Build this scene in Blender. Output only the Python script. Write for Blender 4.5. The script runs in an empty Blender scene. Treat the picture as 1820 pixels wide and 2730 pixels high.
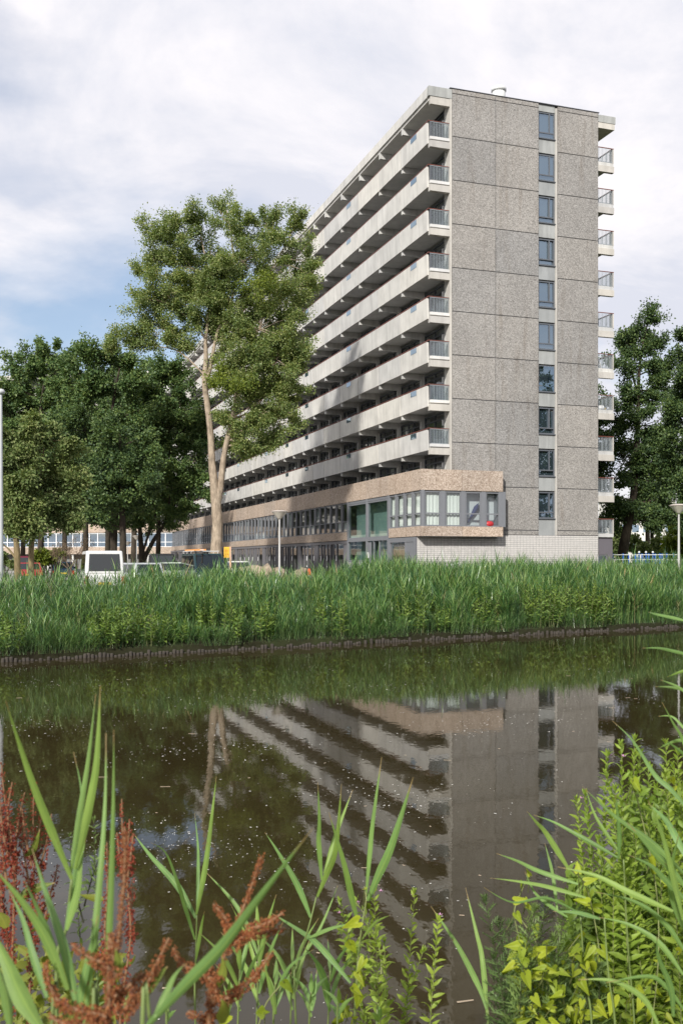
import bpy, math, random
import numpy as np
from mathutils import Vector, Matrix

# ------------------------------------------------------------------ camera, sky, sun, exposure
# photograph calibration: 1820x2730 px, focal 2650 px, principal point (910, 1365), horizon at row 1495
F, CU, HV, CZ = 2650.0, 910.0, 1495.0, 2.55      # CZ: eye height above the water (z = 0)
scene = bpy.context.scene
C = scene.collection
cam_d = bpy.data.cameras.new('camera')
cam = bpy.data.objects.new('camera', cam_d); C.objects.link(cam)
cam.location = (0, 0, CZ); cam.rotation_euler = (math.pi/2, 0, 0)
cam_d.sensor_fit = 'VERTICAL'; cam_d.sensor_width = 24; cam_d.sensor_height = 36
cam_d.lens = F/2730*36; cam_d.shift_y = (HV-1365)/2730
cam_d.clip_start = 0.05; cam_d.clip_end = 6000
cam_d.dof.use_dof = True; cam_d.dof.focus_distance = 22; cam_d.dof.aperture_fstop = 9
scene.camera = cam

TH = math.radians(18.8)                            # yaw of the block
SD = Vector((math.cos(TH), math.sin(TH), 0)); TD = Vector((-math.sin(TH), math.cos(TH), 0))
SUNV = (SD*-0.8 + TD*-1.0 + Vector((0, 0, 0.78))).normalized()
SUN_EL = math.asin(SUNV.z); SUN_AZ = math.atan2(SUNV.x, SUNV.y)

world = bpy.data.worlds.new('World'); scene.world = world; world.use_nodes = True
nt = world.node_tree; nt.nodes.clear()
def wn(t, **k):
    n = nt.nodes.new(t)
    for a, b in k.items(): setattr(n, a, b)
    return n
L_ = nt.links.new
out = wn('ShaderNodeOutputWorld')
sky = wn('ShaderNodeTexSky', sky_type='NISHITA', sun_disc=False, sun_elevation=SUN_EL, sun_rotation=SUN_AZ, air_density=1.0, dust_density=1.5, ozone_density=1.5)
bg_sky = wn('ShaderNodeBackground'); bg_sky.inputs[1].default_value = 0.10; L_(sky.outputs[0], bg_sky.inputs[0])
tc = wn('ShaderNodeTexCoord')
sep = wn('ShaderNodeSeparateXYZ'); L_(tc.outputs['Generated'], sep.inputs[0])
zz = wn('ShaderNodeMath', operation='MAXIMUM'); L_(sep.outputs[2], zz.inputs[0]); zz.inputs[1].default_value = 0.0
za = wn('ShaderNodeMath', operation='ADD'); L_(zz.outputs[0], za.inputs[0]); za.inputs[1].default_value = 0.22
cx = wn('ShaderNodeMath', operation='DIVIDE'); L_(sep.outputs[0], cx.inputs[0]); L_(za.outputs[0], cx.inputs[1])
cy = wn('ShaderNodeMath', operation='DIVIDE'); L_(sep.outputs[1], cy.inputs[0]); L_(za.outputs[0], cy.inputs[1])
cmb = wn('ShaderNodeCombineXYZ'); L_(cx.outputs[0], cmb.inputs[0]); L_(cy.outputs[0], cmb.inputs[1])
cmb.inputs[2].default_value = 8.22
def noise(vec, scale, detail, rough=0.55, dist=0.0):
    n = wn('ShaderNodeTexNoise'); n.inputs['Scale'].default_value = scale; n.inputs['Detail'].default_value = detail
    n.inputs['Roughness'].default_value = rough; n.inputs['Distortion'].default_value = dist; L_(vec, n.inputs['Vector']); return n
n1 = noise(cmb.outputs[0], 0.95, 9, 0.52, 0.15)          # cloud cover
n2 = noise(cmb.outputs[0], 2.1, 8, 0.6, 0.3)             # bright and grey parts of the clouds
rp = wn('ShaderNodeValToRGB'); L_(n1.outputs[0], rp.inputs[0])
rp.color_ramp.elements[0].position = 0.36; rp.color_ramp.elements[0].color = (0.20, 0.20, 0.20, 1)
rp.color_ramp.elements[1].position = 0.50; rp.color_ramp.elements[1].color = (1, 1, 1, 1)
rc = wn('ShaderNodeValToRGB'); L_(n2.outputs[0], rc.inputs[0])
rc.color_ramp.elements[0].position = 0.40; rc.color_ramp.elements[0].color = (0.72, 0.74, 0.83, 1)
rc.color_ramp.elements[1].position = 0.60; rc.color_ramp.elements[1].color = (1.0, 0.965, 0.985, 1)
bg_cl = wn('ShaderNodeBackground'); L_(rc.outputs[0], bg_cl.inputs[0]); bg_cl.inputs[1].default_value = 0.72
mx = wn('ShaderNodeMixShader'); L_(rp.outputs[0], mx.inputs[0]); L_(bg_sky.outputs[0], mx.inputs[1]); L_(bg_cl.outputs[0], mx.inputs[2])
L_(mx.outputs[0], out.inputs[0])

sun_d = bpy.data.lights.new('sun', 'SUN'); sun_d.energy = 3.5; sun_d.angle = math.radians(3.0); sun_d.color = (1.0, 0.965, 0.905)
sun = bpy.data.objects.new('sun', sun_d); C.objects.link(sun); sun.location = SUNV*100
sun.rotation_euler = SUNV.to_track_quat('Z', 'Y').to_euler()
vs = scene.view_settings
vs.view_transform = 'Standard'; vs.look = 'None'; vs.exposure = 0.56; vs.gamma = 1.0; vs.use_curve_mapping = False
cy_ = scene.cycles
cy_.use_denoising = True
try: cy_.denoiser = 'OPENIMAGEDENOISE'; cy_.denoising_input_passes = 'RGB_ALBEDO_NORMAL'; cy_.denoising_prefilter = 'ACCURATE'
except Exception: pass
cy_.max_bounces = 8; cy_.transparent_max_bounces = 24; cy_.diffuse_bounces = 3; cy_.glossy_bounces = 4; cy_.transmission_bounces = 4
cy_.caustics_reflective = False; cy_.caustics_refractive = False; cy_.sample_clamp_indirect = 6

# ------------------------------------------------------------------ helpers
RNG = np.random.default_rng(11)
random.seed(11)
def at(u, v, D):                                   # a picture point of the photograph at a chosen real distance
    return Vector(((u-CU)/F*D, D, CZ-(v-HV)/F*D))

def link(name, data, parent=None, loc=None, rot=None, scale=None):
    o = bpy.data.objects.new(name, data); C.objects.link(o)
    if parent is not None: o.parent = parent
    if loc is not None: o.location = loc
    if rot is not None: o.rotation_euler = rot
    if scale is not None: o.scale = scale
    return o
def tag(o, label=None, cat=None, group=None, kind=None):
    if label: o['label'] = label
    if cat: o['category'] = cat
    if group: o['group'] = group
    if kind: o['kind'] = kind
    return o
def thing(name, label, cat, loc=(0, 0, 0), rz=0.0, group=None):
    o = link(name, None, None, loc, (0, 0, rz)); o.empty_display_size = 0.3
    return tag(o, label, cat, group)

class MB:
    def __init__(s): s.v = []; s.f = []; s.mi = []; s.cur = 0; s.sm = []; s.smooth = False
    def quadv(s, pts):
        b = len(s.v); s.v += [tuple(p) for p in pts]; s.f.append(tuple(range(b, b+len(pts)))); s.mi.append(s.cur); s.sm.append(s.smooth); return s
    def face(s, idx): s.f.append(tuple(idx)); s.mi.append(s.cur); s.sm.append(s.smooth)
    def box(s, x0, x1, y0, y1, z0, z1):
        b = len(s.v)
        s.v += [(x0,y0,z0),(x1,y0,z0),(x1,y1,z0),(x0,y1,z0),(x0,y0,z1),(x1,y0,z1),(x1,y1,z1),(x0,y1,z1)]
        for q in ((0,3,2,1),(4,5,6,7),(0,1,5,4),(1,2,6,5),(2,3,7,6),(3,0,4,7)): s.face([b+i for i in q])
        return s
    def hull8(s, lo, hi):                          # two quads (4 pts each, same order) joined
        b = len(s.v); s.v += [tuple(p) for p in lo]+[tuple(p) for p in hi]
        for q in ((0,3,2,1),(4,5,6,7),(0,1,5,4),(1,2,6,5),(2,3,7,6),(3,0,4,7)): s.face([b+i for i in q])
        return s
    def prism(s, poly, x0, x1, w0=1.0, w1=1.0):    # polygon in (y,z) pushed along x
        b = len(s.v); n = len(poly)
        s.v += [(x0, y, z) for y, z in poly]+[(x1, y, z) for y, z in poly]
        s.face(list(range(b, b+n))[::-1]); s.face(range(b+n, b+2*n))
        for i in range(n): j = (i+1) % n; s.face((b+i, b+j, b+n+j, b+n+i))
        return s
    def tube(s, pts, rad, n=8, cap=True, jit=0.0):
        pts = [Vector(p) for p in pts]; b0 = len(s.v); k = len(pts)
        up = Vector((0.31, 0.95, 0.1)).normalized()
        for i, p in enumerate(pts):
            t = (pts[min(i+1, k-1)]-pts[max(i-1, 0)])
            t = t.normalized() if t.length > 1e-9 else Vector((0,0,1))
            a = t.cross(up); a = a.normalized() if a.length > 1e-4 else t.orthogonal().normalized()
            c = t.cross(a).normalized()
            r = rad[i] if hasattr(rad, '__len__') else rad
            for j in range(n):
                an = 2*math.pi*j/n; rr = r*(1+(random.uniform(-jit, jit) if jit else 0))
                s.v.append(tuple(p+(a*math.cos(an)+c*math.sin(an))*rr))
        for i in range(k-1):
            for j in range(n):
                s.face((b0+i*n+j, b0+i*n+(j+1) % n, b0+(i+1)*n+(j+1) % n, b0+(i+1)*n+j))
        if cap: s.face([b0+j for j in range(n)][::-1]); s.face([b0+(k-1)*n+j for j in range(n)])
        return s
    def lathe(s, prof, n=16, o=(0, 0, 0)):
        b0 = len(s.v); k = len(prof)
        for r, z in prof:
            for j in range(n):
                an = 2*math.pi*j/n; s.v.append((o[0]+r*math.cos(an), o[1]+r*math.sin(an), o[2]+z))
        for i in range(k-1):
            for j in range(n): s.face((b0+i*n+j, b0+i*n+(j+1) % n, b0+(i+1)*n+(j+1) % n, b0+(i+1)*n+j))
        s.face([b0+j for j in range(n)][::-1]); s.face([b0+(k-1)*n+j for j in range(n)])
        return s
    def mesh(s, name, mats):
        me = bpy.data.meshes.new(name); me.from_pydata(s.v, [], s.f)
        for m in (mats if isinstance(mats, (list, tuple)) else [mats]): me.materials.append(m)
        me.polygons.foreach_set('material_index', s.mi)
        me.polygons.foreach_set('use_smooth', s.sm); me.update()
        return me
    def build(s, name, mats, parent=None, loc=None, rot=None):
        return link(name, s.mesh(name, mats), parent, loc, rot)
def bev(o, w=0.02, seg=2):
    m = o.modifiers.new('bevel', 'BEVEL'); m.width = w; m.segments = seg; m.limit_method = 'ANGLE'; m.angle_limit = math.radians(35); return o

def mesh_np(name, V, Fq, mat_, smooth=False):
    me = bpy.data.meshes.new(name); V = np.asarray(V, np.float32); Fq = np.asarray(Fq, np.int32)
    n, k = Fq.shape
    me.vertices.add(len(V)); me.vertices.foreach_set('co', V.ravel())
    me.loops.add(n*k); me.loops.foreach_set('vertex_index', Fq.ravel())
    me.polygons.add(n); me.polygons.foreach_set('loop_start', np.arange(0, n*k, k, dtype=np.int32))
    me.polygons.foreach_set('loop_total', np.full(n, k, np.int32))
    me.polygons.foreach_set('use_smooth', np.full(n, smooth, bool))
    me.materials.append(mat_); me.update(calc_edges=True); me.validate(); return me
def spread(tv, tf, O, X, Y, Z):
    """template verts (k,3) and faces (m,4) repeated at frames O,X,Y,Z (n,3 each, axes carry the scale)"""
    tv = np.asarray(tv, float); tf = np.asarray(tf, int); n = len(O); k = len(tv)
    V = O[:, None, :] + tv[None, :, 0:1]*X[:, None, :] + tv[None, :, 1:2]*Y[:, None, :] + tv[None, :, 2:3]*Z[:, None, :]
    Fq = tf[None, :, :] + (np.arange(n)*k)[:, None, None]
    return V.reshape(-1, 3), Fq.reshape(-1, tf.shape[1])
def nrm(a): return a/np.maximum(np.linalg.norm(a, axis=-1, keepdims=True), 1e-9)
def frames(dirs, ups):
    """Y along dirs, Z towards ups"""
    Y = nrm(dirs); X = nrm(np.cross(Y, ups)); Z = np.cross(X, Y); return X, Y, Z
def join_np(parts):
    V = []; Q = []; o = 0
    for v, f in parts: V.append(v); Q.append(f+o); o += len(v)
    return np.concatenate(V), np.concatenate(Q)

# ------------------------------------------------------------------ materials
class NT:
    def __init__(s, name):
        s.m = bpy.data.materials.new(name); s.m.use_nodes = True; s.t = s.m.node_tree; s.t.nodes.clear()
        s.o = s.n('ShaderNodeOutputMaterial'); s.pos = s.n('ShaderNodeNewGeometry').outputs['Position']
    def n(s, t, **k):
        x = s.t.nodes.new(t)
        for a, b in k.items(): setattr(x, a, b)
        return x
    def l(s, a, b): s.t.links.new(a, b)
    def noise(s, scale, detail=4, rough=0.55, vec=None, stretch=None):
        v = vec or s.pos
        if stretch:
            mp = s.n('ShaderNodeMapping'); mp.inputs['Scale'].default_value = stretch; s.l(v, mp.inputs['Vector']); v = mp.outputs[0]
        x = s.n('ShaderNodeTexNoise'); x.inputs['Scale'].default_value = scale; x.inputs['Detail'].default_value = detail
        x.inputs['Roughness'].default_value = rough; s.l(v, x.inputs['Vector']); return x.outputs[0]
    def ramp(s, fac, stops):
        r = s.n('ShaderNodeValToRGB'); s.l(fac, r.inputs[0]); e = r.color_ramp.elements
        while len(e) < len(stops): e.new(0.5)
        for i, (p, c) in enumerate(stops): e[i].position = p; e[i].color = (c[0], c[1], c[2], 1) if hasattr(c, '__len__') else (c, c, c, 1)
        return r.outputs[0]
    def mix(s, fac, a, b, blend='MIX'):
        x = s.n('ShaderNodeMix', data_type='RGBA', blend_type=blend)
        for i, val in ((0, fac), (6, a), (7, b)):
            if hasattr(val, 'default_value') or hasattr(val, 'is_linked'): s.l(val, x.inputs[i])
            elif i == 0: x.inputs[0].default_value = val
            else: x.inputs[i].default_value = (val[0], val[1], val[2], 1)
        return x.outputs[2]
    def bump(s, h, strength=0.3, dist=0.02):
        b = s.n('ShaderNodeBump'); b.inputs['Strength'].default_value = strength; b.inputs['Distance'].default_value = dist
        s.l(h, b.inputs['Height']); return b.outputs[0]
    def pbsdf(s, col, rough=0.7, spec=0.4, normal=None, metal=0.0):
        p = s.n('ShaderNodeBsdfPrincipled')
        if hasattr(col, 'is_linked'): s.l(col, p.inputs['Base Color'])
        else: p.inputs['Base Color'].default_value = (*col, 1)
        if hasattr(rough, 'is_linked'): s.l(rough, p.inputs['Roughness'])
        else: p.inputs['Roughness'].default_value = rough
        p.inputs['Specular IOR Level'].default_value = spec; p.inputs['Metallic'].default_value = metal
        if normal is not None: s.l(normal, p.inputs['Normal'])
        return p.outputs[0]
    def done(s, sh): s.l(sh, s.o.inputs[0]); return s.m
def mul(c, k): return (c[0]*k, c[1]*k, c[2]*k)
M = {}
def plain(name, c, rough=0.6, var=0.15, scale=3.0, spec=0.4, bumps=0.0, metal=0.0):
    t = NT(name); f = t.noise(scale, 6)
    rnd = t.n('ShaderNodeObjectInfo').outputs['Random']
    col = t.ramp(f, [(0.3, mul(c, 1-var)), (0.7, mul(c, 1+var))])
    col = t.mix(0.5, col, t.ramp(rnd, [(0, mul(c, 1-var*.7)), (1, mul(c, 1+var*.7))]))
    nb = t.bump(t.noise(scale*12, 5), bumps, 0.01) if bumps else None
    M[name] = t.done(t.pbsdf(col, rough, spec, nb, metal)); return M[name]
def concrete(name, c, streak=0.25):
    t = NT(name)
    f = t.noise(0.8, 6); g = t.noise(1.6, 5, 0.6, stretch=(1.5, 1.5, 0.18)); h = t.noise(30, 3)
    rnd = t.n('ShaderNodeObjectInfo').outputs['Random']
    col = t.ramp(f, [(0.3, mul(c, 0.86)), (0.7, mul(c, 1.08))])
    col = t.mix(1.0, col, t.ramp(rnd, [(0, (0.88, 0.89, 0.91)), (1, (1.06, 1.05, 1.02))]), 'MULTIPLY')
    col = t.mix(1.0, col, t.ramp(g, [(0.35, 1-streak), (0.55, 1.0)]), 'MULTIPLY')
    col = t.mix(1.0, col, t.ramp(h, [(0.3, 0.93), (0.7, 1.05)]), 'MULTIPLY')
    M[name] = t.done(t.pbsdf(col, 0.85, 0.25, t.bump(t.noise(9, 6), 0.25, 0.01))); return M[name]
def aggregate(name, c, dark, light, cell=11.0, contrast=1.0):
    t = NT(name)
    v = t.n('ShaderNodeTexVoronoi'); v.inputs['Scale'].default_value = cell; t.l(t.pos, v.inputs['Vector'])
    w = t.n('ShaderNodeTexVoronoi'); w.inputs['Scale'].default_value = cell*2.1; t.l(t.pos, w.inputs['Vector'])
    sp = t.n('ShaderNodeSeparateColor'); t.l(v.outputs['Color'], sp.inputs[0])
    sq = t.n('ShaderNodeSeparateColor'); t.l(w.outputs['Color'], sq.inputs[0])
    col = t.ramp(sp.outputs[0], [(0.0, dark), (0.28, mul(c, 0.86)), (0.6, c), (1.0, light)])
    col2 = t.ramp(sq.outputs[1], [(0.0, dark), (0.3, c), (0.8, mul(c, 1.1)), (1.0, light)])
    col = t.mix(0.45, col, col2)
    rnd = t.n('ShaderNodeObjectInfo').outputs['Random']
    col = t.mix(1.0, col, t.ramp(rnd, [(0, (0.92, 0.93, 0.95)), (1, (1.06, 1.04, 1.02))]), 'MULTIPLY')
    col = t.mix(1.0, col, t.ramp(t.noise(0.35, 5), [(0.3, 0.90), (0.7, 1.06)]), 'MULTIPLY')
    col = t.mix(1.0, col, t.ramp(t.noise(1.3, 5, 0.65, stretch=(1.3, 1.3, 0.13)), [(0.30, (0.84, 0.81, 0.78)), (0.46, (1, 1, 1))]), 'MULTIPLY')
    M[name] = t.done(t.pbsdf(col, 0.9, 0.2, t.bump(v.outputs['Distance'], 0.6, 0.02))); return M[name]
def leafmat(name, cols, trans=0.35, rough=0.5, spec=0.35, nscale=0.4):
    t = NT(name); g = t.t.nodes.get('Geometry') or t.n('ShaderNodeNewGeometry')
    r = g.outputs['Random Per Island']
    k = len(cols); col = t.ramp(r, [(i/(k-1), cols[i]) for i in range(k)])
    col = t.mix(1.0, col, t.ramp(t.noise(nscale, 3), [(0.3, (0.78, 0.82, 0.85)), (0.7, (1.18, 1.12, 1.0))]), 'MULTIPLY')
    p = t.pbsdf(col, rough, spec)
    tr = t.n('ShaderNodeBsdfTranslucent'); t.l(t.mix(1.0, col, (1.25, 1.3, 0.55), 'MULTIPLY'), tr.inputs[0])
    m = t.n('ShaderNodeMixShader'); m.inputs[0].default_value = trans; t.l(p, m.inputs[1]); t.l(tr.outputs[0], m.inputs[2])
    M[name] = t.done(m.outputs[0]); return M[name]
def glass(name, tint=(0.75, 0.8, 0.8), refl=(1, 1, 1), ior=1.55):
    t = NT(name)
    lwn = t.n('ShaderNodeLayerWeight'); lwn.inputs[0].default_value = 0.5
    pwn = t.n('ShaderNodeMath', operation='POWER'); t.l(lwn.outputs['Facing'], pwn.inputs[0]); pwn.inputs[1].default_value = 5.0
    r0 = 2*((ior-1)/(ior+1))**2
    fr = t.n('ShaderNodeMath', operation='MULTIPLY_ADD'); t.l(pwn.outputs[0], fr.inputs[0]); fr.inputs[1].default_value = 0.85; fr.inputs[2].default_value = r0
    tr = t.n('ShaderNodeBsdfTransparent'); tr.inputs[0].default_value = (*tint, 1)
    gl = t.n('ShaderNodeBsdfGlossy'); gl.inputs[0].default_value = (*refl, 1); gl.inputs['Roughness'].default_value = 0.02
    t.l(t.bump(t.noise(1.1, 2), 0.06, 0.02), gl.inputs['Normal'])
    m = t.n('ShaderNodeMixShader'); t.l(fr.outputs[0], m.inputs[0]); t.l(tr.outputs[0], m.inputs[1]); t.l(gl.outputs[0], m.inputs[2])
    M[name] = t.done(m.outputs[0]); return M[name]

concrete('parapet', (0.635, 0.62, 0.585), 0.16)
concrete('concrete', (0.57, 0.565, 0.545), 0.22)
concrete('soffit', (0.68, 0.67, 0.65), 0.08)
concrete('blueconcrete', (0.36, 0.37, 0.365), 0.2)
concrete('edge', (0.53, 0.505, 0.465), 0.12)
aggregate('gable', (0.280, 0.269, 0.254), (0.125, 0.118, 0.11), (0.43, 0.415, 0.39), 16.0)
aggregate('tan', (0.43, 0.345, 0.275), (0.17, 0.12, 0.085), (0.66, 0.565, 0.475), 14.0)
plain('frame', (0.105, 0.115, 0.13), 0.5, 0.08)
plain('greyframe', (0.18, 0.187, 0.203), 0.5, 0.08)
plain('whiteframe', (0.72, 0.73, 0.74), 0.5, 0.05)
plain('brick', (0.52, 0.50, 0.475), 0.7, 0.16, 6, 0.3, 0.2)
plain('mortar', (0.145, 0.145, 0.16), 0.9, 0.15, 8)
plain('rail', (0.16, 0.055, 0.04), 0.5, 0.2)
plain('bars', (0.26, 0.29, 0.31), 0.5, 0.1)
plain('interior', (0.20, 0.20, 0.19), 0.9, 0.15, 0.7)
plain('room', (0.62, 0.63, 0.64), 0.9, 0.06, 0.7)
plain('greenwall', (0.30, 0.37, 0.355), 0.8, 0.1, 0.5)
plain('curtain', (0.80, 0.80, 0.74), 0.9, 0.06)
plain('curtain_dark', (0.35, 0.36, 0.36), 0.9, 0.25)
plain('lightwhite', (0.85, 0.85, 0.84), 0.5, 0.03)
plain('doorgrey', (0.15, 0.145, 0.155), 0.5, 0.1)
plain('darkgrey', (0.06, 0.062, 0.068), 0.6, 0.15)
plain('roofing', (0.18, 0.18, 0.18), 0.9)
plain('asphalt', (0.10, 0.098, 0.095), 0.9, 0.2, 1.5, 0.3, 0.3)
plain('paving', (0.34, 0.32, 0.30), 0.9, 0.15, 1.5)
glass('glass'); glass('greenglass', (0.60, 0.72, 0.69), (.9, .95, .95), 1.5)
glass('blueglass', (0.45, 0.55, 0.62), (0.70, 0.86, 1.0), 2.4)
# ------------------------------------------------------------------ the setting: water, ground, banks
G = 1.0                                            # ground level round the block
BA = Vector((-8.58, 25.0, 0)); BD = Vector((21.7, 13.2, 0)).normalized(); BN = Vector((-BD.y, BD.x, 0))
def bank(p, q, z): return BA+BD*p+BN*q+Vector((0, 0, z))
def bank_z(q): return float(np.interp(q, [0, 0.5, 2.5, 5.0], [0.24, 0.34, 0.62, G]))

t = NT('water')
wv = t.noise(1.0, 4, 0.65, stretch=(2.6, 1.1, 1)); wv2 = t.noise(1.0, 2, 0.5, stretch=(9, 5, 1))
hsum = t.mix(0.25, wv, wv2)
bmp = t.bump(hsum, 0.012, 0.12)
wc = t.ramp(t.noise(0.25, 4), [(0.3, (0.025, 0.019, 0.0075)), (0.7, (0.036, 0.028, 0.011))])
pw = t.n('ShaderNodeBsdfPrincipled'); t.l(wc, pw.inputs['Base Color']); pw.inputs['Roughness'].default_value = 0.025
pw.inputs['IOR'].default_value = 1.33; t.l(bmp, pw.inputs['Normal'])
M['water'] = t.done(pw.outputs[0])
w = MB(); w.quadv([(-400, -60, 0), (500, -60, 0), (500, 500, 0), (-400, 500, 0)])
tag(w.build('water', M['water']), kind='structure')

t = NT('soil')
col = t.ramp(t.noise(0.7, 6), [(0.3, (0.022, 0.018, 0.010)), (0.55, (0.03, 0.032, 0.014)), (0.75, (0.04, 0.055, 0.018))])
M['soil'] = t.done(t.pbsdf(col, 0.95, 0.2, t.bump(t.noise(6, 6), 0.6, 0.05)))
g = MB(); ps = [-1500, -60, -20, 0, 20, 40, 80, 1500]
qs = [(0.0, -1.0), (0.02, 0.20), (0.5, 0.32), (2.5, 0.6), (5.0, G), (3500, G)]
for i in range(len(ps)-1):
    for j in range(len(qs)-1):
        g.quadv([bank(ps[i], qs[j][0], qs[j][1]), bank(ps[i+1], qs[j][0], qs[j][1]), bank(ps[i+1], qs[j+1][0], qs[j+1][1]), bank(ps[i], qs[j+1][0], qs[j+1][1])])
tag(g.build('ground', M['soil']), kind='structure')
t = NT('lawn')
col = t.ramp(t.noise(0.15, 6), [(0.3, (0.07, 0.11, 0.025)), (0.7, (0.13, 0.16, 0.045))])
M['lawn'] = t.done(t.pbsdf(col, 0.95, 0.2, t.bump(t.noise(8, 6), 0.6, 0.05)))
g = MB(); g.quadv([(20, 72, G+0.008), (200, 72, G+0.008), (200, 400, G+0.008), (20, 400, G+0.008)])
tag(g.build('lawn', M['lawn']), kind='structure')
g = MB(); g.quadv([(-90, 47, G+0.004), (2, 47, G+0.004), (2, 62, G+0.004), (-30, 152, G+0.004), (-90, 160, G+0.004)])
tag(g.build('parking_area', M['paving']), kind='structure')
# the near bank below the photographer
g = MB(); ys = [(-30, 1.1), (0, 0.95), (1.6, 0.62), (3.0, 0.22), (3.6, 0.05), (4.2, -0.4)]
for x0, x1, e0, e1 in ((-300, -6, 0, 0), (-6, 0, 0, 0.1), (0, 3, 0.1, 0.8), (3, 8, 0.8, 1.2), (8, 300, 1.2, 1.2)):
    for (a, za), (b, zb) in zip(ys, ys[1:]):
        fa = max(a, 0)/3.6; fb = max(b, 0)/3.6
        g.quadv([(x0, a+e0*fa, za), (x1, a+e1*fa, za), (x1, b+e1*fb, zb), (x0, b+e0*fb, zb)])
tag(g.build('near_bank', M['soil']), kind='structure')

# ------------------------------------------------------------------ the apartment block
P0 = Vector((6.97, 63.7, G))
block = thing('apartment_block', 'long grey concrete gallery flats with balconies and speckled windowless end wall', 'building', P0, TH)
Z = lambda a: a-G                                  # heights are given above the water, stored above the ground
ZK = [4.55+2.79*k for k in range(10)]              # floor seams of the end wall
ROOF = 32.7
BAYS = [0.0, 4.5]
for wds in (4.25,)*4+(3.2,)*4+(4.25,)*5+(3.2,)*4+(4.25,)*5+(3.2,)*2: BAYS.append(BAYS[-1]+wds)
LEN = BAYS[-1]

def part(mb, name, mat_, parent=block, loc=None): return mb.build(name, M[mat_] if isinstance(mat_, str) else mat_, parent, loc)
# inner mass
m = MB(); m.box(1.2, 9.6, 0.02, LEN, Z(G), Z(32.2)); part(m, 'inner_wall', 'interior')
m = MB(); m.box(-0.05, 10.85, 0.3, LEN, Z(32.2), Z(32.62)); part(m, 'roof_deck', 'roofing')
# end wall: panels of exposed aggregate
COLS = [(0.0, 3.1), (3.1, 6.26), (7.67, 10.8)]
rows = [(4.23, 4.55)]+[(ZK[k], ZK[k+1]) for k in range(9)]+[(ZK[9], 32.40), (32.40, ROOF)]
cache = {}
for c, (x0, x1) in enumerate(COLS):
    for (z0, z1) in rows:
        key = (c, round(z1-z0, 2))
        if key not in cache:
            mb = MB(); mb.box(0.022, x1-x0-0.022, -0.25, 0.0, 0.026, z1-z0-0.026); cache[key] = mb.mesh('wall_panel', M['gable'])
        o = link('wall_panel', cache[key], block, (x0, 0, Z(z0)))
m = MB(); m.box(0.03, 6.23, -0.2, 0.02, Z(4.2), Z(ROOF-0.03)); m.box(7.7, 10.77, -0.2, 0.02, Z(4.2), Z(ROOF-0.03)); part(m, 'panel_backing', 'mortar')
m = MB(); m.box(-0.14, -0.002, -0.22, 0.35, Z(8.2), Z(ROOF-0.1)); part(m, 'wall_edge', 'edge')
m = MB(); m.box(7.52, 7.655, -0.235, 0.1, Z(4.23), Z(ROOF-0.15)); part(m, 'strip_edge', 'edge')
# the window strip
sp_me = MB().box(6.275, 7.515, -0.17, 0.1, 0, 1.02).mesh('concrete_spandrel', M['blueconcrete'])
fr = MB()
x0, x1, h = 6.275, 7.515, 1.75
for bx in ((x0, x0+0.08, 0, h), (x1-0.08, x1, 0, h), (x0+0.08, x1-0.08, 0, 0.08), (x0+0.08, x1-0.08, h-0.08, h), (x0+0.08, x1-0.08, 0.36, 0.44), (x0+0.80, x0+0.88, 0.44, h-0.08)):
    fr.box(bx[0], bx[1], -0.13, 0.0, bx[2], bx[3])
fr.box(x0-0.02, x1+0.02, -0.26, 0.05, -0.05, -0.003)
fr_me = fr.mesh('window', M['frame'])
gl_me = MB().quadv([(x0+0.06, -0.06, 0.06), (x1-0.06, -0.06, 0.06), (x1-0.06, -0.06, h-0.06), (x0+0.06, -0.06, h-0.06)]).mesh('pane', M['blueglass'])
GC0 = MB(); GC1 = MB()
for i in range(16):
    a_, b_ = x0+0.08+i*0.028, x0+0.08+(i+1)*0.028; ya, yb = 0.22+0.03*math.sin(i*1.4), 0.22+0.03*math.sin((i+1)*1.4)
    GC0.quadv([(a_, ya, 0.05), (b_, yb, 0.05), (b_, yb, 1.7), (a_, ya, 1.7)]); GC1.quadv([(a_+0.6, ya, 0.4), (b_+0.62, yb, 0.4), (b_+0.62, yb, 1.7), (a_+0.6, ya, 1.7)])
GC0 = GC0.mesh('curtain', M['curtain']); GC1 = GC1.mesh('curtain', M['curtain_dark'])
for k in range(10):
    zb = ZK[k]-0.215+0.05 if k else 4.23
    sp = MB(); sp.box(x0, x1, -0.17, 0.1, 0, ZK[k]+0.745-zb); part(sp, 'concrete_spandrel', 'blueconcrete', block, (0, 0, Z(zb)))
    wo = link('window', fr_me, block, (0, 0, Z(ZK[k]+0.8))); po = link('pane', gl_me, wo, None, (random.uniform(-.02, .02), 0, random.uniform(-.012, .012)))
    if k in (1, 4, 5, 9): link('curtain', [GC0, GC1][k % 2], wo)
    if k in (2, 6, 8, 0):                          # small things on the sills
        for q in range(4):
            mb = MB(); xx = x0+0.2+q*0.22+random.uniform(-.03, .03); mb.box(xx, xx+0.09, 0.06, 0.14, 0.08, 0.08+random.uniform(.1, .2))
            mb.build('sill_ornament', M['lightwhite'], wo)
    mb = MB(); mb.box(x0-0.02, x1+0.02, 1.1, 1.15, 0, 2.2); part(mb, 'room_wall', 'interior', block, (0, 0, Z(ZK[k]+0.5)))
m = MB(); m.box(x0, x1, -0.17, 0.1, Z(ZK[9]+2.58), Z(ROOF-0.01)); part(m, 'concrete_spandrel', 'blueconcrete')
m = MB(); m.box(-0.16, 10.86, -0.28, 0.3, Z(ROOF)+0.002, Z(ROOF)+0.05); part(m, 'roof_coping', 'darkgrey')

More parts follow.
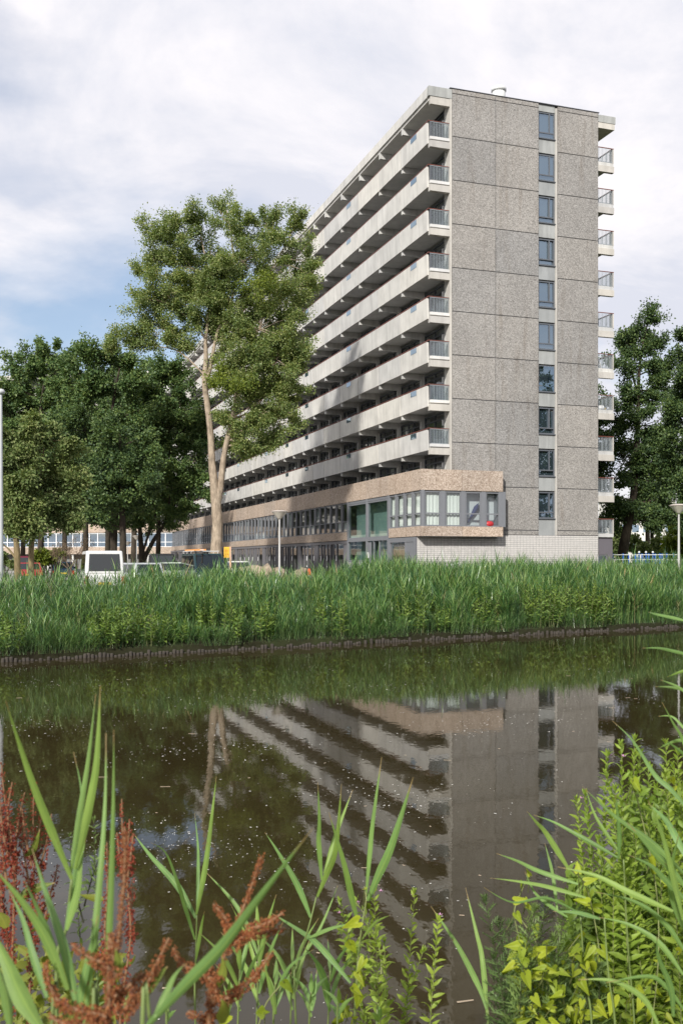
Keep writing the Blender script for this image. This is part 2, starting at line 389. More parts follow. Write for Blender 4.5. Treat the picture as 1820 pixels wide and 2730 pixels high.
# gallery decks on the long side, k = 2..9, and the roof overhang
XB = -1.45
cor = {}
def corbel_mesh(h=0.42):
    mb = MB(); mb.hull8([(XB-0.05, -0.12, -h), (0.1, -0.12, -h-0.02), (0.1, 0.12, -h-0.02), (XB-0.05, 0.12, -h)], [(XB-0.05, -0.12, 0), (0.1, -0.12, 0), (0.1, 0.12, 0), (XB-0.05, 0.12, 0)]); return mb.mesh('corbel', M['concrete'])
CORB = corbel_mesh()
PAR = {}; PARW = {}; RAILM = {}
for wd in (4.5, 4.25, 3.2):
    mb = MB(); mb.hull8([(XB-0.13, 0.045, -0.55), (XB-0.01, 0.045, -0.55), (XB-0.01, wd-0.045, -0.55), (XB-0.13, wd-0.045, -0.55)], [(XB-0.19, 0.045, 0.75), (XB-0.05, 0.045, 0.75), (XB-0.05, wd-0.045, 0.75), (XB-0.19, wd-0.045, 0.75)])
    PAR[wd] = mb.mesh('parapet_panel', M['parapet'])
WINM = MB().box(XB-0.192, XB-0.12, 0, 0.95, 0.41, 0.735).mesh('parapet_window', M['blueglass'])
BAR = MB()
BAR.box(XB-0.02, -0.16, -0.09, -0.04, 0.78, 0.83)
for i in range(12): xx = XB+0.06+i*0.108; BAR.box(xx, xx+0.022, -0.075, -0.055, -0.12, 0.78)
BAR.box(XB, -0.18, -0.08, -0.05, -0.13, -0.10)
BAR_ME = BAR.mesh('end_railing', M['bars'])
ESC = MB().box(XB+0.06, -0.2, -0.035, -0.025, -0.08, 0.74).mesh('end_screen', M['glass'])
HRE = MB().box(XB-0.16, -0.14, -0.11, -0.02, 0.832, 0.875).mesh('handrail', M['rail'])
for k in range(2, 10):
    d = MB(); d.box(XB-0.01, 1.19, -0.02, LEN, -0.40, -0.20)
    d.box(XB-0.03, -0.145, -0.17, -0.02, -0.32, -0.14)
    deck = d.build('gallery_deck', [M['soffit']], block, (0, 0, Z(ZK[k])))
    e = MB(); e.box(XB-0.05, -0.145, -0.2, 0.1, -0.82, -0.405); e.build('end_beam', M['edge'], deck)
    for i in range(len(BAYS)-1):
        wd = round(BAYS[i+1]-BAYS[i], 2)
        link('parapet_panel', PAR[wd], deck, (0, BAYS[i], 0))
        if i: link('corbel', CORB, deck, (0, BAYS[i], -0.405))
        if i in (0, 3, 6, 8, 10, 13, 15): link('parapet_window', WINM, deck, (-0.004, BAYS[i]+wd*0.38, 0))
    MB().box(XB-0.02, XB-0.012, 0.0, LEN, -0.38, 0.7).build('parapet_backing', M['darkgrey'], deck)
    hr = MB(); hr.box(XB-0.17, XB-0.09, -0.05, LEN, 0.80, 0.85)
    for yb in BAYS[1:]:
        hr.box(XB-0.15, XB-0.11, yb-0.2, yb-0.16, 0.755, 0.80)
    hr.build('handrail', M['rail'], deck)
    link('end_handrail', HRE, deck); link('end_railing', BAR_ME, deck); link('end_screen', ESC, deck)
    # pale divider post seen at the end of the deck
    q = MB(); q.box(XB-0.02, XB+0.05, -0.14, -0.02, -0.14, 0.78); q.build('end_post', M['frame'], deck)
# roof overhang
d = MB(); d.box(XB-0.05, 0.0, 0.0, LEN, Z(31.85), Z(32.2)); deck = d.build('roof_overhang', M['soffit'], block)
for i in range(len(BAYS)-1):
    wd = round(BAYS[i+1]-BAYS[i], 2)
    mb = MB(); mb.box(XB-0.17, XB-0.04, 0.03, wd-0.03, 0, 0.62); mb.build('fascia_panel', M['parapet'], deck, (0, BAYS[i], Z(32.02)))
    if i: link('corbel', CORB, deck, (0, BAYS[i], Z(31.845)))
e = MB(); e.box(XB-0.04, -0.145, -0.2, 0.0, Z(31.55), Z(32.04)); e.build('end_beam', M['edge'], deck)
e = MB(); e.box(XB-0.17, -0.003, -0.24, 0.012, Z(32.05), Z(32.66)); e.build('end_fascia', M['blueconcrete'], deck)

# glazed fronts behind the galleries: k = 1..9
def unit_mesh(wd, var):
    f = MB(); H = 2.36
    a = 0.16; b = wd-0.16
    cuts = {0: [a, a+0.95, a+0.95+(b-a-0.95)/2, b], 1: [a, a+(b-a-0.95)*0.55, a+(b-a-0.95)*0.55+0.95, b], 2: [a, a+(b-a)*0.3, b-0.95, b]}[var]
    for c in cuts: f.box(0.0, 0.12, c-0.045, c+0.045, 0, H)
    f.box(0.005, 0.115, a, b, 0, 0.09); f.box(0.005, 0.115, a, b, H-0.09, H); f.box(0.005, 0.115, a, b, 1.88, 1.95)
    di = {0: 0, 1: 1, 2: 2}[var]
    for j in range(len(cuts)-1):
        if j == di:
            f.box(0.03, 0.09, cuts[j]+0.05, cuts[j+1]-0.05, 0.09, 0.72); f.box(0.02, 0.1, cuts[j]+0.05, cuts[j]+0.16, 0.72, 1.88); f.box(0.02, 0.1, cuts[j+1]-0.16, cuts[j+1]-0.05, 0.72, 1.88)
        else:
            f.box(0.03, 0.09, cuts[j]+0.05, cuts[j+1]-0.05, 0.09, 0.5); f.box(0.01, 0.11, cuts[j]+0.05, cuts[j+1]-0.05, 0.5, 0.58)
    p = MB(); p.quadv([(0.062, a, 0.05), (0.062, b, 0.05), (0.062, b, H-0.05), (0.062, a, H-0.05)])
    c = MB(); n = 40; z0, z1 = 0.15, H-0.1
    j = (di+1) % 3; ya, yb = cuts[j], cuts[j+1]
    for i in range(n):
        y0 = ya+(yb-ya)*i/n; y1 = ya+(yb-ya)*(i+1)/n
        xa = 0.3+0.035*math.sin(i*1.3); xb = 0.3+0.035*math.sin((i+1)*1.3)
        c.quadv([(xa, y0, z0), (xb, y1, z0), (xb, y1, z1), (xa, y0, z1)])
    lamp = MB(); yl = cuts[di+1]+0.12 if var != 2 else cuts[di]-0.12
    lamp.box(-0.10, 0.0, yl-0.08, yl+0.08, 1.45, 1.82)
    return f.mesh('gallery_front', M['frame']), p.mesh('pane', M['glass']), c, lamp.mesh('porch_light', M['lightwhite'])
UN = {}
for wd in (4.5, 4.25, 3.2):
    for va in range(3):
        f, p, c, l = unit_mesh(wd, va); UN[(wd, va)] = (f, p, [c.mesh('curtain', M[q]) for q in ('curtain', 'curtain_dark')], l)
COLM = MB().box(-0.12, 0.5, -0.155, 0.155, 0, 2.39).mesh('column', M['concrete'])
for k in range(1, 10):
    zf = Z(ZK[k]-0.2+0.002)
    for i in range(len(BAYS)-1):
        wd = round(BAYS[i+1]-BAYS[i], 2); va = (i+ (k % 2 if i > 1 else 0)) % 3
        f, p, c, l = UN[(wd, va)]
        o = link('gallery_front', f, block, (0.1, BAYS[i], zf)); link('pane', p, o)
        if random.random() < 0.45: link('curtain', random.choice(c), o)
        if random.random() < 0.85: link('porch_light', l, o)
        link('column', COLM, block, (0.0, BAYS[i+1], zf))
# end pier between glass and wall panel
m = MB(); m.box(-0.1, 0.35, 0.36, 0.72, Z(8.2), Z(31.84)); part(m, 'column', 'concrete')

# balconies of the far long side, k = 0..9
XR0, XR1 = 10.815, 12.06
RB = MB()
for i in range(11): xx = XR0+0.05+i*0.108; RB.box(xx, xx+0.022, -0.13, -0.11, -0.12, 0.78)
RB.box(XR0, XR1-0.08, -0.135, -0.105, -0.13, -0.10)
for i in range(95): yy = i*0.125; RB.box(XR1-0.09, XR1-0.068, yy, yy+0.022, -0.12, 0.78)
RB.box(XR1-0.11, XR1-0.05, 0, 45, 0.775, 0.80); RB_ME = RB.mesh('railing', M['bars'])
for k in range(10):
    d = MB(); d.box(XR0, XR1, -0.14, 45, -0.40, -0.16)
    bal = d.build('rear_balcony', M['concrete'], block, (0, 0, Z(ZK[k])))
    if k:
        MB().box(XR0, XR1+0.015, -0.2, 0.06, -0.82, -0.405).build('end_beam', M['edge'], bal)
    MB().box(XR1-0.045, XR1+0.004, -0.16, 0.25, -0.158, 0.795).build('corner_post', M['edge'], bal)
    link('railing', RB_ME, bal)
    MB().box(XR0-0.0, XR1+0.03, -0.15, -0.09, 0.805, 0.85).build('handrail', M['rail'], bal)
    MB().box(XR1-0.11, XR1-0.04, -0.085, 45, 0.81, 0.85).build('handrail', M['rail'], bal)
    if k == 7: MB().box(XR0+0.02, XR0+0.28, 0.8, 0.84, -0.15, 0.7).build('timber_screen', plain('pine', (0.5, 0.30, 0.16), 0.7), bal)
    MB().box(XR0+0.3, XR0+0.34, 2, 45, -0.15, 2.3).build('glazed_front', M['blueglass'], bal)
    if k < 9:
        mb = MB(); mb.box(XR0, XR1-0.1, 12.0, 12.1, -0.15, 2.38); mb.build('divider_wall', M['concrete'], bal)
m = MB(); m.box(XR0, XR1+0.05, -0.2, 20, Z(31.75), Z(32.14)); part(m, 'roof_overhang', 'edge')
m = MB(); m.box(XR0, XR1+0.1, -0.23, 20, Z(32.145), Z(32.62)); part(m, 'end_fascia', 'blueconcrete')
m = MB(); m.box(XR0, XR1+0.02, 0.0, 0.25, Z(2.95), Z(4.13)); m.box(XR1-0.38, XR1+0.02, 0.0, 0.25, Z(G), Z(2.95)); m.box(XR1-0.2, XR1+0.02, 0.26, 30, Z(G), Z(4.13)); part(m, 'ground_floor_wall', plain('mauvegrey', (0.13, 0.12, 0.135), 0.7, 0.06))
m = MB(); m.quadv([(XR0, 0.1, Z(G)), (XR1-0.38, 0.1, Z(G)), (XR1-0.38, 0.1, Z(2.95)), (XR0, 0.1, Z(2.95))]); part(m, 'ground_floor_window', 'blueglass')
m = MB(); m.box(XR1-0.45, XR1-0.382, 0.04, 0.12, Z(G), Z(2.945)); m.box(XR0, XR1-0.45, 0.04, 0.12, Z(2.88), Z(2.945)); part(m, 'window_frame', 'greyframe')

# white glazed brick wall under the panels: stacked courses
BX0, BX1, BZ0, BZ1 = -2.42, 10.8, G, 4.22
m = MB(); m.box(BX0+0.005, BX1-0.005, -0.222, -0.02, Z(BZ0), Z(BZ1)); wallb = part(m, 'brick_wall', 'mortar')
m = MB(); m.box(BX0+0.02, 0.0, -0.02, 0.5, Z(BZ0), Z(4.1)); part(m, 'inner_return', 'mortar')
bw, bh = 0.236, 0.122
nx = int((BX1-BX0)/bw); bw = (BX1-BX0)/nx; nz = int((BZ1-2.35)/bh)
br_me = MB().box(0.007, bw-0.010, -0.238, -0.2, 0.008, bh-0.008).mesh('brick', M['brick'])
rest_v = []; cnt = 0
rest = MB()
for j in range(int((BZ1-BZ0)/bh)):
    zt = BZ1-(j+1)*bh
    for i in range(nx):
        if j < 11 and i < 27 and cnt < 300:
            link('brick', br_me, wallb, (BX0+i*bw, random.uniform(-.004, .004), Z(zt))); cnt += 1
        else:
            dy = random.uniform(-.004, .004); rest.box(BX0+i*bw+0.007, BX0+(i+1)*bw-0.010, -0.238+dy, -0.21, Z(zt)+0.008, Z(zt)+bh-0.008)
o = part(rest, 'bricks', 'brick', wallb); o['kind'] = 'stuff'

# the two-storey plinth along the long side with its projecting corner bay
XP = -2.47; BAYY = -1.0; BAYX = 3.23
def band(name, x0, x1, y0, y1, z0, z1, mat_='tan'):
    m = MB(); m.box(x0, x1, y0, y1, z0, z1); return part(m, name, mat_)
WT, WB, LB = 6.98, 4.72, 4.10
# upper band: bay front in two slabs, then slabs along the long side
for a, b in ((XP, 0.37), (0.37, BAYX)):
    band('fascia_slab', a+(0.0 if a == XP else 0.012), b-0.012 if b < 3 else b, BAYY, BAYY+0.25, Z(WT), Z(8.29))
    band('sill_slab', a+(0.0 if a == XP else 0.012), b-0.012 if b < 3 else b, BAYY, BAYY+0.25, Z(LB), Z(WB))
band('fascia_slab', BAYX-0.25, BAYX, BAYY+0.255, -0.262, Z(WT), Z(8.29)); band('sill_slab', BAYX-0.25, BAYX, BAYY+0.255, -0.262, Z(LB), Z(WB))
yy = BAYY+0.262
edges_u = [yy, 0.6]+[4.63+4.2*i for i in range(0, 23)]
edges_u = [e for e in edges_u if e < LEN-1]+[LEN]
for a, b in zip(edges_u, edges_u[1:]):
    band('fascia_slab', XP, XP+0.25, a, b-0.012, Z(WT), Z(8.29))
    if not (4.6 < a < 13.0): band('sill_slab', XP, XP+0.25, a, b-0.012, Z(LB), Z(WB))
band('plinth_roof', XP+0.25, 0.2, BAYY+0.26, LEN, Z(7.9), Z(8.1), 'roofing')
band('plinth_roof', 0.2, BAYX-0.26, BAYY+0.26, -0.27, Z(7.9), Z(8.1), 'roofing')
band('plinth_floor', XP+0.25, 1.19, BAYY+0.26, LEN, Z(4.2), Z(4.45), 'soffit')
band('bay_floor', 1.2, BAYX-0.26, BAYY+0.26, -0.27, Z(4.2), Z(4.45), 'soffit')
band('bay_soffit', XP+0.02, BAYX-0.02, BAYY+0.02, -0.27, Z(LB)-0.03, Z(LB)-0.005, 'darkgrey')
# bay room
band('bay_ceiling', XP+0.26, BAYX-0.26, BAYY+0.262, -0.27, Z(7.02), Z(7.08), 'room')
band('room_wall', XP+0.3, BAYX-0.3, -0.30, -0.26, Z(4.46), Z(7.0), 'room')
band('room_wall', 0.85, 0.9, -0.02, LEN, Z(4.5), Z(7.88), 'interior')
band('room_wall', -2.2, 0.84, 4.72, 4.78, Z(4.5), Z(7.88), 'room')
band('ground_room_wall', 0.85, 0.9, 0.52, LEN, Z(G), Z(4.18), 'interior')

def win_mesh(wd, split=0.36, fw=0.075, mat_='greyframe', post=0.20):
    H = WT-WB-0.004
    f = MB(); f.box(-0.02, 0.17, -post/2, post/2, 0, H)              # broad post at the left of each light
    a, b = post/2, wd-post/2; sz = H*split
    for q in ((a, a+fw, 0, H), (b-fw, b, 0, H)): f.box(0.02, 0.12, q[0], q[1], q[2], q[3])
    for z0, z1 in ((0, fw), (H-fw-0.05, H), (sz-fw/2, sz+fw/2)): f.box(0.02, 0.12, a+fw, b-fw, z0, z1)
    f.box(-0.03, 0.02, a, b, 0.0, 0.03)
    p = MB(); p.quadv([(0.07, a+fw*.6, fw*.6), (0.07, b-fw*.6, fw*.6), (0.07, b-fw*.6, sz), (0.07, a+fw*.6, sz)])
    p.quadv([(0.075, a+fw*.6, sz), (0.075, b-fw*.6, sz), (0.075, b-fw*.6, H-fw), (0.075, a+fw*.6, H-fw)])
    return f.mesh('window', M[mat_]), p.mesh('pane', M['glass'])
def curtain_mesh(wd, h0, h1, mat_, amp=0.03, seed=0):
    r = random.Random(seed); c = MB(); c.smooth = True; n = 56; ph = r.uniform(0, 6); fr_ = r.uniform(.45, .7)
    for lev in range(2):
        pass
    xs = [0.24+amp*math.sin(i*fr_+ph)+amp*.6*math.sin(i*1.37+ph*2) for i in range(n+1)]
    b = len(c.v)
    for i in range(n+1):
        y = 0.08+(wd-0.16)*i/n
        c.v += [(xs[i]+0.01*math.sin(i), y, h0), (xs[i]*.97, y, (h0+h1)/2), (0.24+(xs[i]-.24)*.5, y, h1)]
    for i in range(n):
        for j in range(2): q = b+i*3+j; c.face((q, q+3, q+4, q+1))
    return c.mesh('curtain', M[mat_])
# long-side windows of the bay: four lights with drawn curtains
wd4 = (4.63-(BAYY+0.02))/4
wf, wp = win_mesh(wd4, 0.36, 0.09, 'greyframe', 0.26)
for i in range(4):
    o = link('window', wf, block, (XP+0.06, BAYY+0.03+0.1+i*wd4, Z(WB)+0.002)); link('pane', wp, o)
    c = link('curtain', curtain_mesh(wd4, 0.05, 2.14, 'curtain', 0.03, i), o); c['label'] = 'cream curtain drawn behind the glass'
# gable-side windows of the bay
wd5 = (BAYX-XP-0.05)/4
wf5, wp5 = win_mesh(wd5, 0.36, 0.08, 'greyframe', 0.31)
for i in range(4):
    o = link('window', wf5, block, (XP+0.12+(i+1)*wd5-0.02, BAYY+0.06, Z(WB)+0.002), (0, 0, math.pi/2)); link('pane', wp5, o)
    if i < 2:
        c = link('curtain', curtain_mesh(wd5, 0.05, 2.14, 'curtain', 0.03, 10+i), o); c['label'] = 'cream curtain drawn behind the glass'
band('corner_post', XP+0.03, XP+0.17, BAYY+0.03, BAYY+0.17, Z(WB)+0.003, Z(WT)-0.003, 'greyframe')
band('corner_post', BAYX-0.30, BAYX-0.02, BAYY+0.03, -0.255, Z(WB)+0.003, Z(WT)-0.003, 'greyframe')
# things in the bay room (each its own)
rw = math.pi
# long row of first-floor windows
wf2, wp2 = win_mesh(1.4, 0.36, 0.07, 'greyframe', 0.17)
blinds = [MB().box(0.16, 0.18, 0.1, 1.3, 0.1, 0.75).mesh('blind', M['lightwhite']), MB().box(0.16, 0.18, 0.1, 1.3, 0.08, 2.1).mesh('blind', M['curtain_dark']), MB().box(0.16, 0.18, 0.1, 0.6, 0.08, 2.1).mesh('blind', M['curtain'])]
y = 13.03; i = 0
while y+1.4 < LEN-0.3:
    o = link('window', wf2, block, (XP+0.06, y+0.09, Z(WB)+0.002)); link('pane', wp2, o)
    r = random.random()
    if r < 0.5: link('blind', blinds[0 if r < .26 else (1 if r < .36 else 2)], o)
    y += 1.4; i += 1
# tall stair glazing, two double-height bays
for j in range(2):
    ya, yb = 4.63+4.2*j, 4.63+4.2*(j+1)
    f = MB()
    f.box(XP+0.0, XP+0.24, ya-0.14, ya+0.16, Z(G), Z(WT)-0.003)
    if j == 1: f.box(XP+0.0, XP+0.24, yb-0.14, yb+0.06, Z(G), Z(WT)-0.003)
    f.box(XP+0.05, XP+0.2, ya+0.16, yb-0.14, Z(WT)-0.32, Z(WT)-0.003); f.box(XP+0.03, XP+0.06, ya+0.16, yb-0.14, Z(WT)-0.2, Z(WT)-0.12)
    f.box(XP+0.02, XP+0.2, ya+0.16, yb-0.14, Z(3.95), Z(4.25)); f.box(XP+0.05, XP+0.2, ya+0.16, yb-0.14, Z(G), Z(G+0.1))
    if j == 1: f.box(XP+0.05, XP+0.2, ya+0.16, yb-0.14, Z(2.45), Z(2.6))
    if j == 0:
        f.box(XP+0.05, XP+0.2, 6.4, 6.5, Z(G+0.1), Z(3.95)); f.box(XP-0.1, XP+0.05, 7.9, 8.55, Z(G+0.02), Z(3.85)); f.box(XP+0.05, XP+0.2, 7.5, 7.6, Z(G+0.1), Z(3.95))
    o = part(f, 'stair_glazing_frame', 'greyframe')
    p = MB()
    p.quadv([(XP+0.12, ya+0.1, Z(4.2)), (XP+0.12, yb-0.1, Z(4.2)), (XP+0.12, yb-0.1, Z(WT)-0.3), (XP+0.12, ya+0.1, Z(WT)-0.3)])
    p.quadv([(XP+0.12, ya+0.1, Z(G)), (XP+0.12, yb-0.1, Z(G)), (XP+0.12, yb-0.1, Z(4.0)), (XP+0.12, ya+0.1, Z(4.0))])
    p.build('pane', M['greenglass'], o)
    if j == 1:
        MB().box(XP+0.04, XP+0.09, ya+0.2, yb-0.2, Z(G+0.12), Z(2.44)).build('louvre_panel', plain('louvre', (0.42, 0.41, 0.43), 0.5), o)
    else:
        MB().box(XP-0.14, XP-0.101, 8.1, 8.3, Z(2.75), Z(3.15)).build('intercom', M['lightwhite'], o)
band('stair_wall', XP+0.75, XP+0.8, 4.8, 13.0, Z(G+.01), Z(7.88), 'greenwall')
# ground-floor fronts
band('door_surround', XP+0.02, XP+0.2, -0.02, 0.3, Z(G), Z(LB)-0.04, 'greyframe')
band('storage_door', XP+0.05, XP+0.15, 0.3, 1.5, Z(G), Z(3.75), 'greyframe')
band('door_head', XP+0.02, XP+0.2, 0.3, 4.48, Z(3.76), Z(LB)-0.04, 'greyframe')
band('door_jamb', XP+0.02, XP+0.2, 1.5, 1.72, Z(G), Z(3.755), 'greyframe')
band('door_jamb', XP+0.02, XP+0.2, 4.3, 4.48, Z(G), Z(3.755), 'greyframe')
m = MB(); m.quadv([(XP+0.1, 1.72, Z(G)), (XP+0.1, 4.3, Z(G)), (XP+0.1, 4.3, Z(3.75)), (XP+0.1, 1.72, Z(3.75))]); part(m, 'shop_window', 'glass')
band('paper_blind', XP+0.3, XP+0.32, 2.4, 4.3, Z(G+.02), Z(3.7), plain('brownpaper', (0.30, 0.22, 0.13), 0.9, 0.3, 2.0))
def front_mesh(var):
    f = MB(); H = LB-0.04-G-0.003; d = MB(); lw = MB()
    f.box(0, 0.2, -0.1, 0.1, 0, H); f.box(0.0, 0.2, 0.1, 4.1, H-0.22, H)
    seg = {0: [('d', 1.0), ('g', 1.1), ('d', 1.0), ('g', 0.9)], 1: [('p', 0.9), ('g', 1.6), ('d', 1.0), ('g', 0.5)], 2: [('g', 0.7), ('d', 1.0), ('g', 0.6), ('d', 1.0), ('p', 0.7)]}[var]
    y = 0.1; p = MB()
    for kind, w_ in seg:
        y1 = min(y+w_, 4.1)
        f.box(0.03, 0.17, y, y+0.06, 0, H-0.22)
        if kind == 'p': f.box(0.05, 0.12, y+0.06, y1, 0, H-0.225)
        else:
            p.quadv([(0.1, y+0.03, 0.02), (0.1, y1, 0.02), (0.1, y1, H-0.2), (0.1, y+0.03, H-0.2)])
            if kind == 'd':
                f.box(0.06, 0.13, y+0.06, y+0.3, 0, H-0.225); f.box(0.06, 0.13, y1-0.16, y1, 0, H-0.225); f.box(0.06, 0.13, y+0.3, y1-0.16, 0, 0.35)
                lw.box(0.02, 0.058, y+0.1, y+0.24, 1.55, 1.95); lw.box(0.02, 0.058, y+0.13, y+0.21, 1.0, 1.14)
        y = y1
    return f.mesh('ground_floor_front', M['doorgrey']), p.mesh('pane', M['glass']), lw.mesh('bell_plate', M['lightwhite'])
FR = [front_mesh(v) for v in range(3)]
y = 13.03; i = 0
while y < LEN-3:
    f, p, lw = FR[(i+1) % 3]
    o = link('ground_floor_front', f, block, (XP+0.05, y+0.08, Z(G)+0.002)); link('pane', p, o)
    if lw.polygons: link('bell_plate', lw, o)
    y += 4.2; i += 1
# roof vent
v = MB(); v.smooth = True; v.lathe([(0.44, 0), (0.44, 0.95), (0.40, 0.97), (0.40, 1.02)], 20)
vo = v.build('roof_vent', plain('ventwhite', (0.66, 0.67, 0.66), 0.5), block, (3.95, 0.95, Z(32.62)))
v = MB(); v.smooth = True; v.lathe([(0.40, 0.0), (0.50, 0.02), (0.50, 0.20), (0.43, 0.27), (0.2, 0.32), (0.02, 0.33)], 20); v.build('vent_cap', M['ventwhite'], vo, (0, 0, 1.0))
v = MB(); v.box(-0.5, 0.5, -0.5, 0.5, -0.05, 0.03); v.build('vent_base', M['roofing'], vo)

# things standing on galleries and in the bay
def local(x, y, z): return P0+SD*x+TD*y+Vector((0, 0, z-G))
pot = thing('potted_plants', 'green potted plants behind the railing of the second balcony from the top', 'plants', local(-0.9, 0.25, ZK[8]-0.2), TH)
for i in range(3):
    mb = MB(); mb.lathe([(0.09, 0), (0.13, 0.22), (0.14, 0.24), (0.11, 0.24)], 10, (i*0.28-0.3, 0, 0)); mb.build('flower_pot', plain('terracotta', (0.6, 0.36, 0.2), 0.8), pot)
ch = thing('red_chair', 'red rounded chair back in the right window of the corner bay', 'chair', local(2.35, -0.55, 4.45), TH)
mb = MB(); mb.smooth = True
mb.lathe([(0.02, 0.0), (0.34, 0.02), (0.42, 0.10), (0.42, 0.26), (0.36, 0.36), (0.18, 0.42), (0.02, 0.43)], 20, (0, 0, 0.25)); mb.build('seat_shell', plain('redplastic', (0.45, 0.03, 0.035), 0.4), ch)
for a in range(4):
    mb = MB(); mb.tube([(0.2*math.cos(a*1.57+.8), 0.2*math.sin(a*1.57+.8), 0.0), (0.16*math.cos(a*1.57+.8), 0.16*math.sin(a*1.57+.8), 0.26)], 0.018, 6); mb.build('leg', M['darkgrey'], ch)
bb = thing('folded_parasol', 'dark blue folded parasol leaning behind the third bay window', 'parasol', local(1.3, -0.5, 4.45), TH)
mb = MB(); mb.tube([(-0.35, 0, 0.5), (0.3, 0.05, 1.5), (0.45, 0.05, 1.8)], [0.03, 0.16, 0.02], 8); mb.build('canopy', plain('navycloth', (0.03, 0.04, 0.12), 0.8), bb)
mb = MB(); mb.tube([(-0.67, -0.02, 0.01), (-0.35, 0, 0.5)], 0.016, 6); mb.build('pole', M['lightwhite'], bb)
ld2 = thing('step_ladder', 'white folded step ladder leaning on the fifth rear balcony from below', 'ladder', local(10.95, 0.35, ZK[4]-0.15), TH)
for yy_ in (0.0, 0.16):
    MB().hull8([(0.5, yy_, 0), (0.56, yy_, 0), (0.56, yy_+0.04, 0), (0.5, yy_+0.04, 0)], [(0.02, yy_, 1.25), (0.08, yy_, 1.25), (0.08, yy_+0.04, 1.25), (0.02, yy_+0.04, 1.25)]).build('stile', M['lightwhite'], ld2)
for i in range(4): MB().box(0.44-i*0.11, 0.49-i*0.11, 0.04, 0.16, 0.2+i*0.28, 0.23+i*0.28).build('tread', M['lightwhite'], ld2)
bag = thing('laundry_bag', 'white and yellow bundle on the fourth rear balcony from below', 'bag', local(11.3, 0.3, ZK[3]-0.155), TH)
b_ = MB(); b_.smooth = True; b_.lathe([(0.05, 0.0), (0.28, 0.04), (0.32, 0.2), (0.22, 0.33), (0.03, 0.36)], 12); b_.build('sack', M['lightwhite'], bag)
b_ = MB(); b_.smooth = True; b_.lathe([(0.03, 0.0), (0.12, 0.03), (0.12, 0.2), (0.03, 0.24)], 10, (0.36, 0.05, 0)); b_.build('yellow_tub', plain('tubyellow', (0.7, 0.45, 0.03), 0.5), bag)
gc = thing('garden_chair', 'dark garden chair behind the lowest rear balcony railing', 'chair', local(11.45, 0.5, ZK[0]-0.155), TH)
MB().box(-0.22, 0.22, -0.22, 0.22, 0.42, 0.46).build('seat', M['darkgrey'], gc); MB().box(-0.22, 0.22, 0.2, 0.24, 0.47, 0.9).build('backrest', M['darkgrey'], gc)
for sx in (-0.2, 0.17):
    for sy in (-0.2, 0.17): MB().box(sx, sx+0.03, sy, sy+0.03, 0, 0.42).build('leg', M['darkgrey'], gc)
# junction boxes near the end wall: painted cabinet
cab = thing('utility_cabinet', 'grey utility cabinet with black and white graffiti against the pale brick wall', 'cabinet', local(-1.55, -0.95, G), TH)
mb = MB(); mb.box(-0.02, 1.42, -0.2, 0.25, 0, 1.42); bev(mb.build('body', plain('cabgrey', (0.36, 0.35, 0.33), 0.6), cab), 0.015)
mb = MB(); mb.box(-0.05, 1.45, -0.24, 0.29, 1.425, 1.47); mb.build('lid', M['paving'], cab)
mb = MB(); mb.box(0.69, 0.705, -0.206, -0.19, 0.05, 1.4); mb.build('door_gap', M['darkgrey'], cab)
rr = random.Random(5)
def stroke(pts, w_, mname):
    mb = MB(); mb.tube([(x, -0.203, z) for x, z in pts], w_, 5); ob = mb.build('graffiti_stroke', M[mname], cab); ob.scale = (1, 1, 1)
for (cx_, cz_, rx_, rz_, a0, a1, w_, mt) in ((0.16, 1.25, .07, .05, 0, 5.5, .022, 'darkgrey'), (0.38, 1.28, .12, .06, .3, 4.5, .026, 'darkgrey'), (0.36, 1.12, .08, .12, 1, 5, .018, 'lightwhite'),
        (0.5, 1.1, .05, .2, -1, 1.2, .014, 'darkgrey'), (1.0, 1.12, .2, .18, 1.6, 3.4, .022, 'darkgrey'), (1.1, 1.3, .1, .03, 0, 5.5, .025, 'lightwhite'), (1.32, 1.25, .05, .07, 0, 6, .022, 'darkgrey'),
        (0.95, 1.0, .05, .06, 0, 6, .018, 'lightwhite'), (0.28, 0.95, .1, .1, 2, 6, .016, 'lightwhite'), (1.2, 0.95, .12, .1, 0.4, 3.5, .016, 'darkgrey')):
    stroke([(cx_+rx_*math.cos(a0+(a1-a0)*i/9), cz_+rz_*math.sin(a0+(a1-a0)*i/9)) for i in range(10)], w_, mt)

# ------------------------------------------------------------------ the wing that closes the court at the far left
WA = Vector((-25.0, 157.0, G)); WDIR = Vector((-1.0, 0.18, 0)).normalized()
wing = thing('apartment_block', 'distant pale apartment wing half hidden behind the dark trees at left', 'building', WA, math.atan2(WDIR.y, WDIR.x))
# local x runs left along the wing, local y points towards the camera side (+)
WL = 70.0
m = MB(); m.box(0, WL, -9, -1.6, 0, 31.2); m.build('inner_wall', M['interior'], wing)
m = MB(); m.box(-0.5, WL, -9, 0.15, 31.05, 31.7); m.build('roof_overhang', M['edge'], wing)
for k in range(2, 10):
    zf = ZK[k]-G
    d = MB(); d.box(-0.2, WL, -1.6, 0, zf-0.42, zf-0.2); d.build('gallery_deck', M['soffit'], wing)
    for i in range(16):
        mb = MB(); mb.box(i*4.25+0.02, i*4.25+4.23, 0.002, 0.12, zf-0.55, zf+0.75); mb.build('parapet_panel', M['parapet'], wing)
wwf = MB(); wwf.box(0, 0.16, -0.1, 0.1, 0, 2.26); wwf.box(0.16, 1.4, -0.06, 0.06, 0, 0.08); wwf.box(0.16, 1.4, -0.06, 0.06, 2.1, 2.26); wwf.box(0.16, 1.4, -0.06, 0.06, 0.7, 0.8)
wwf = wwf.mesh('window', M['whiteframe']); wwp = MB().quadv([(0.1, 0, 0.05), (1.4, 0, 0.05), (1.4, 0, 2.2), (0.1, 0, 2.2)]).mesh('pane', M['blueglass'])
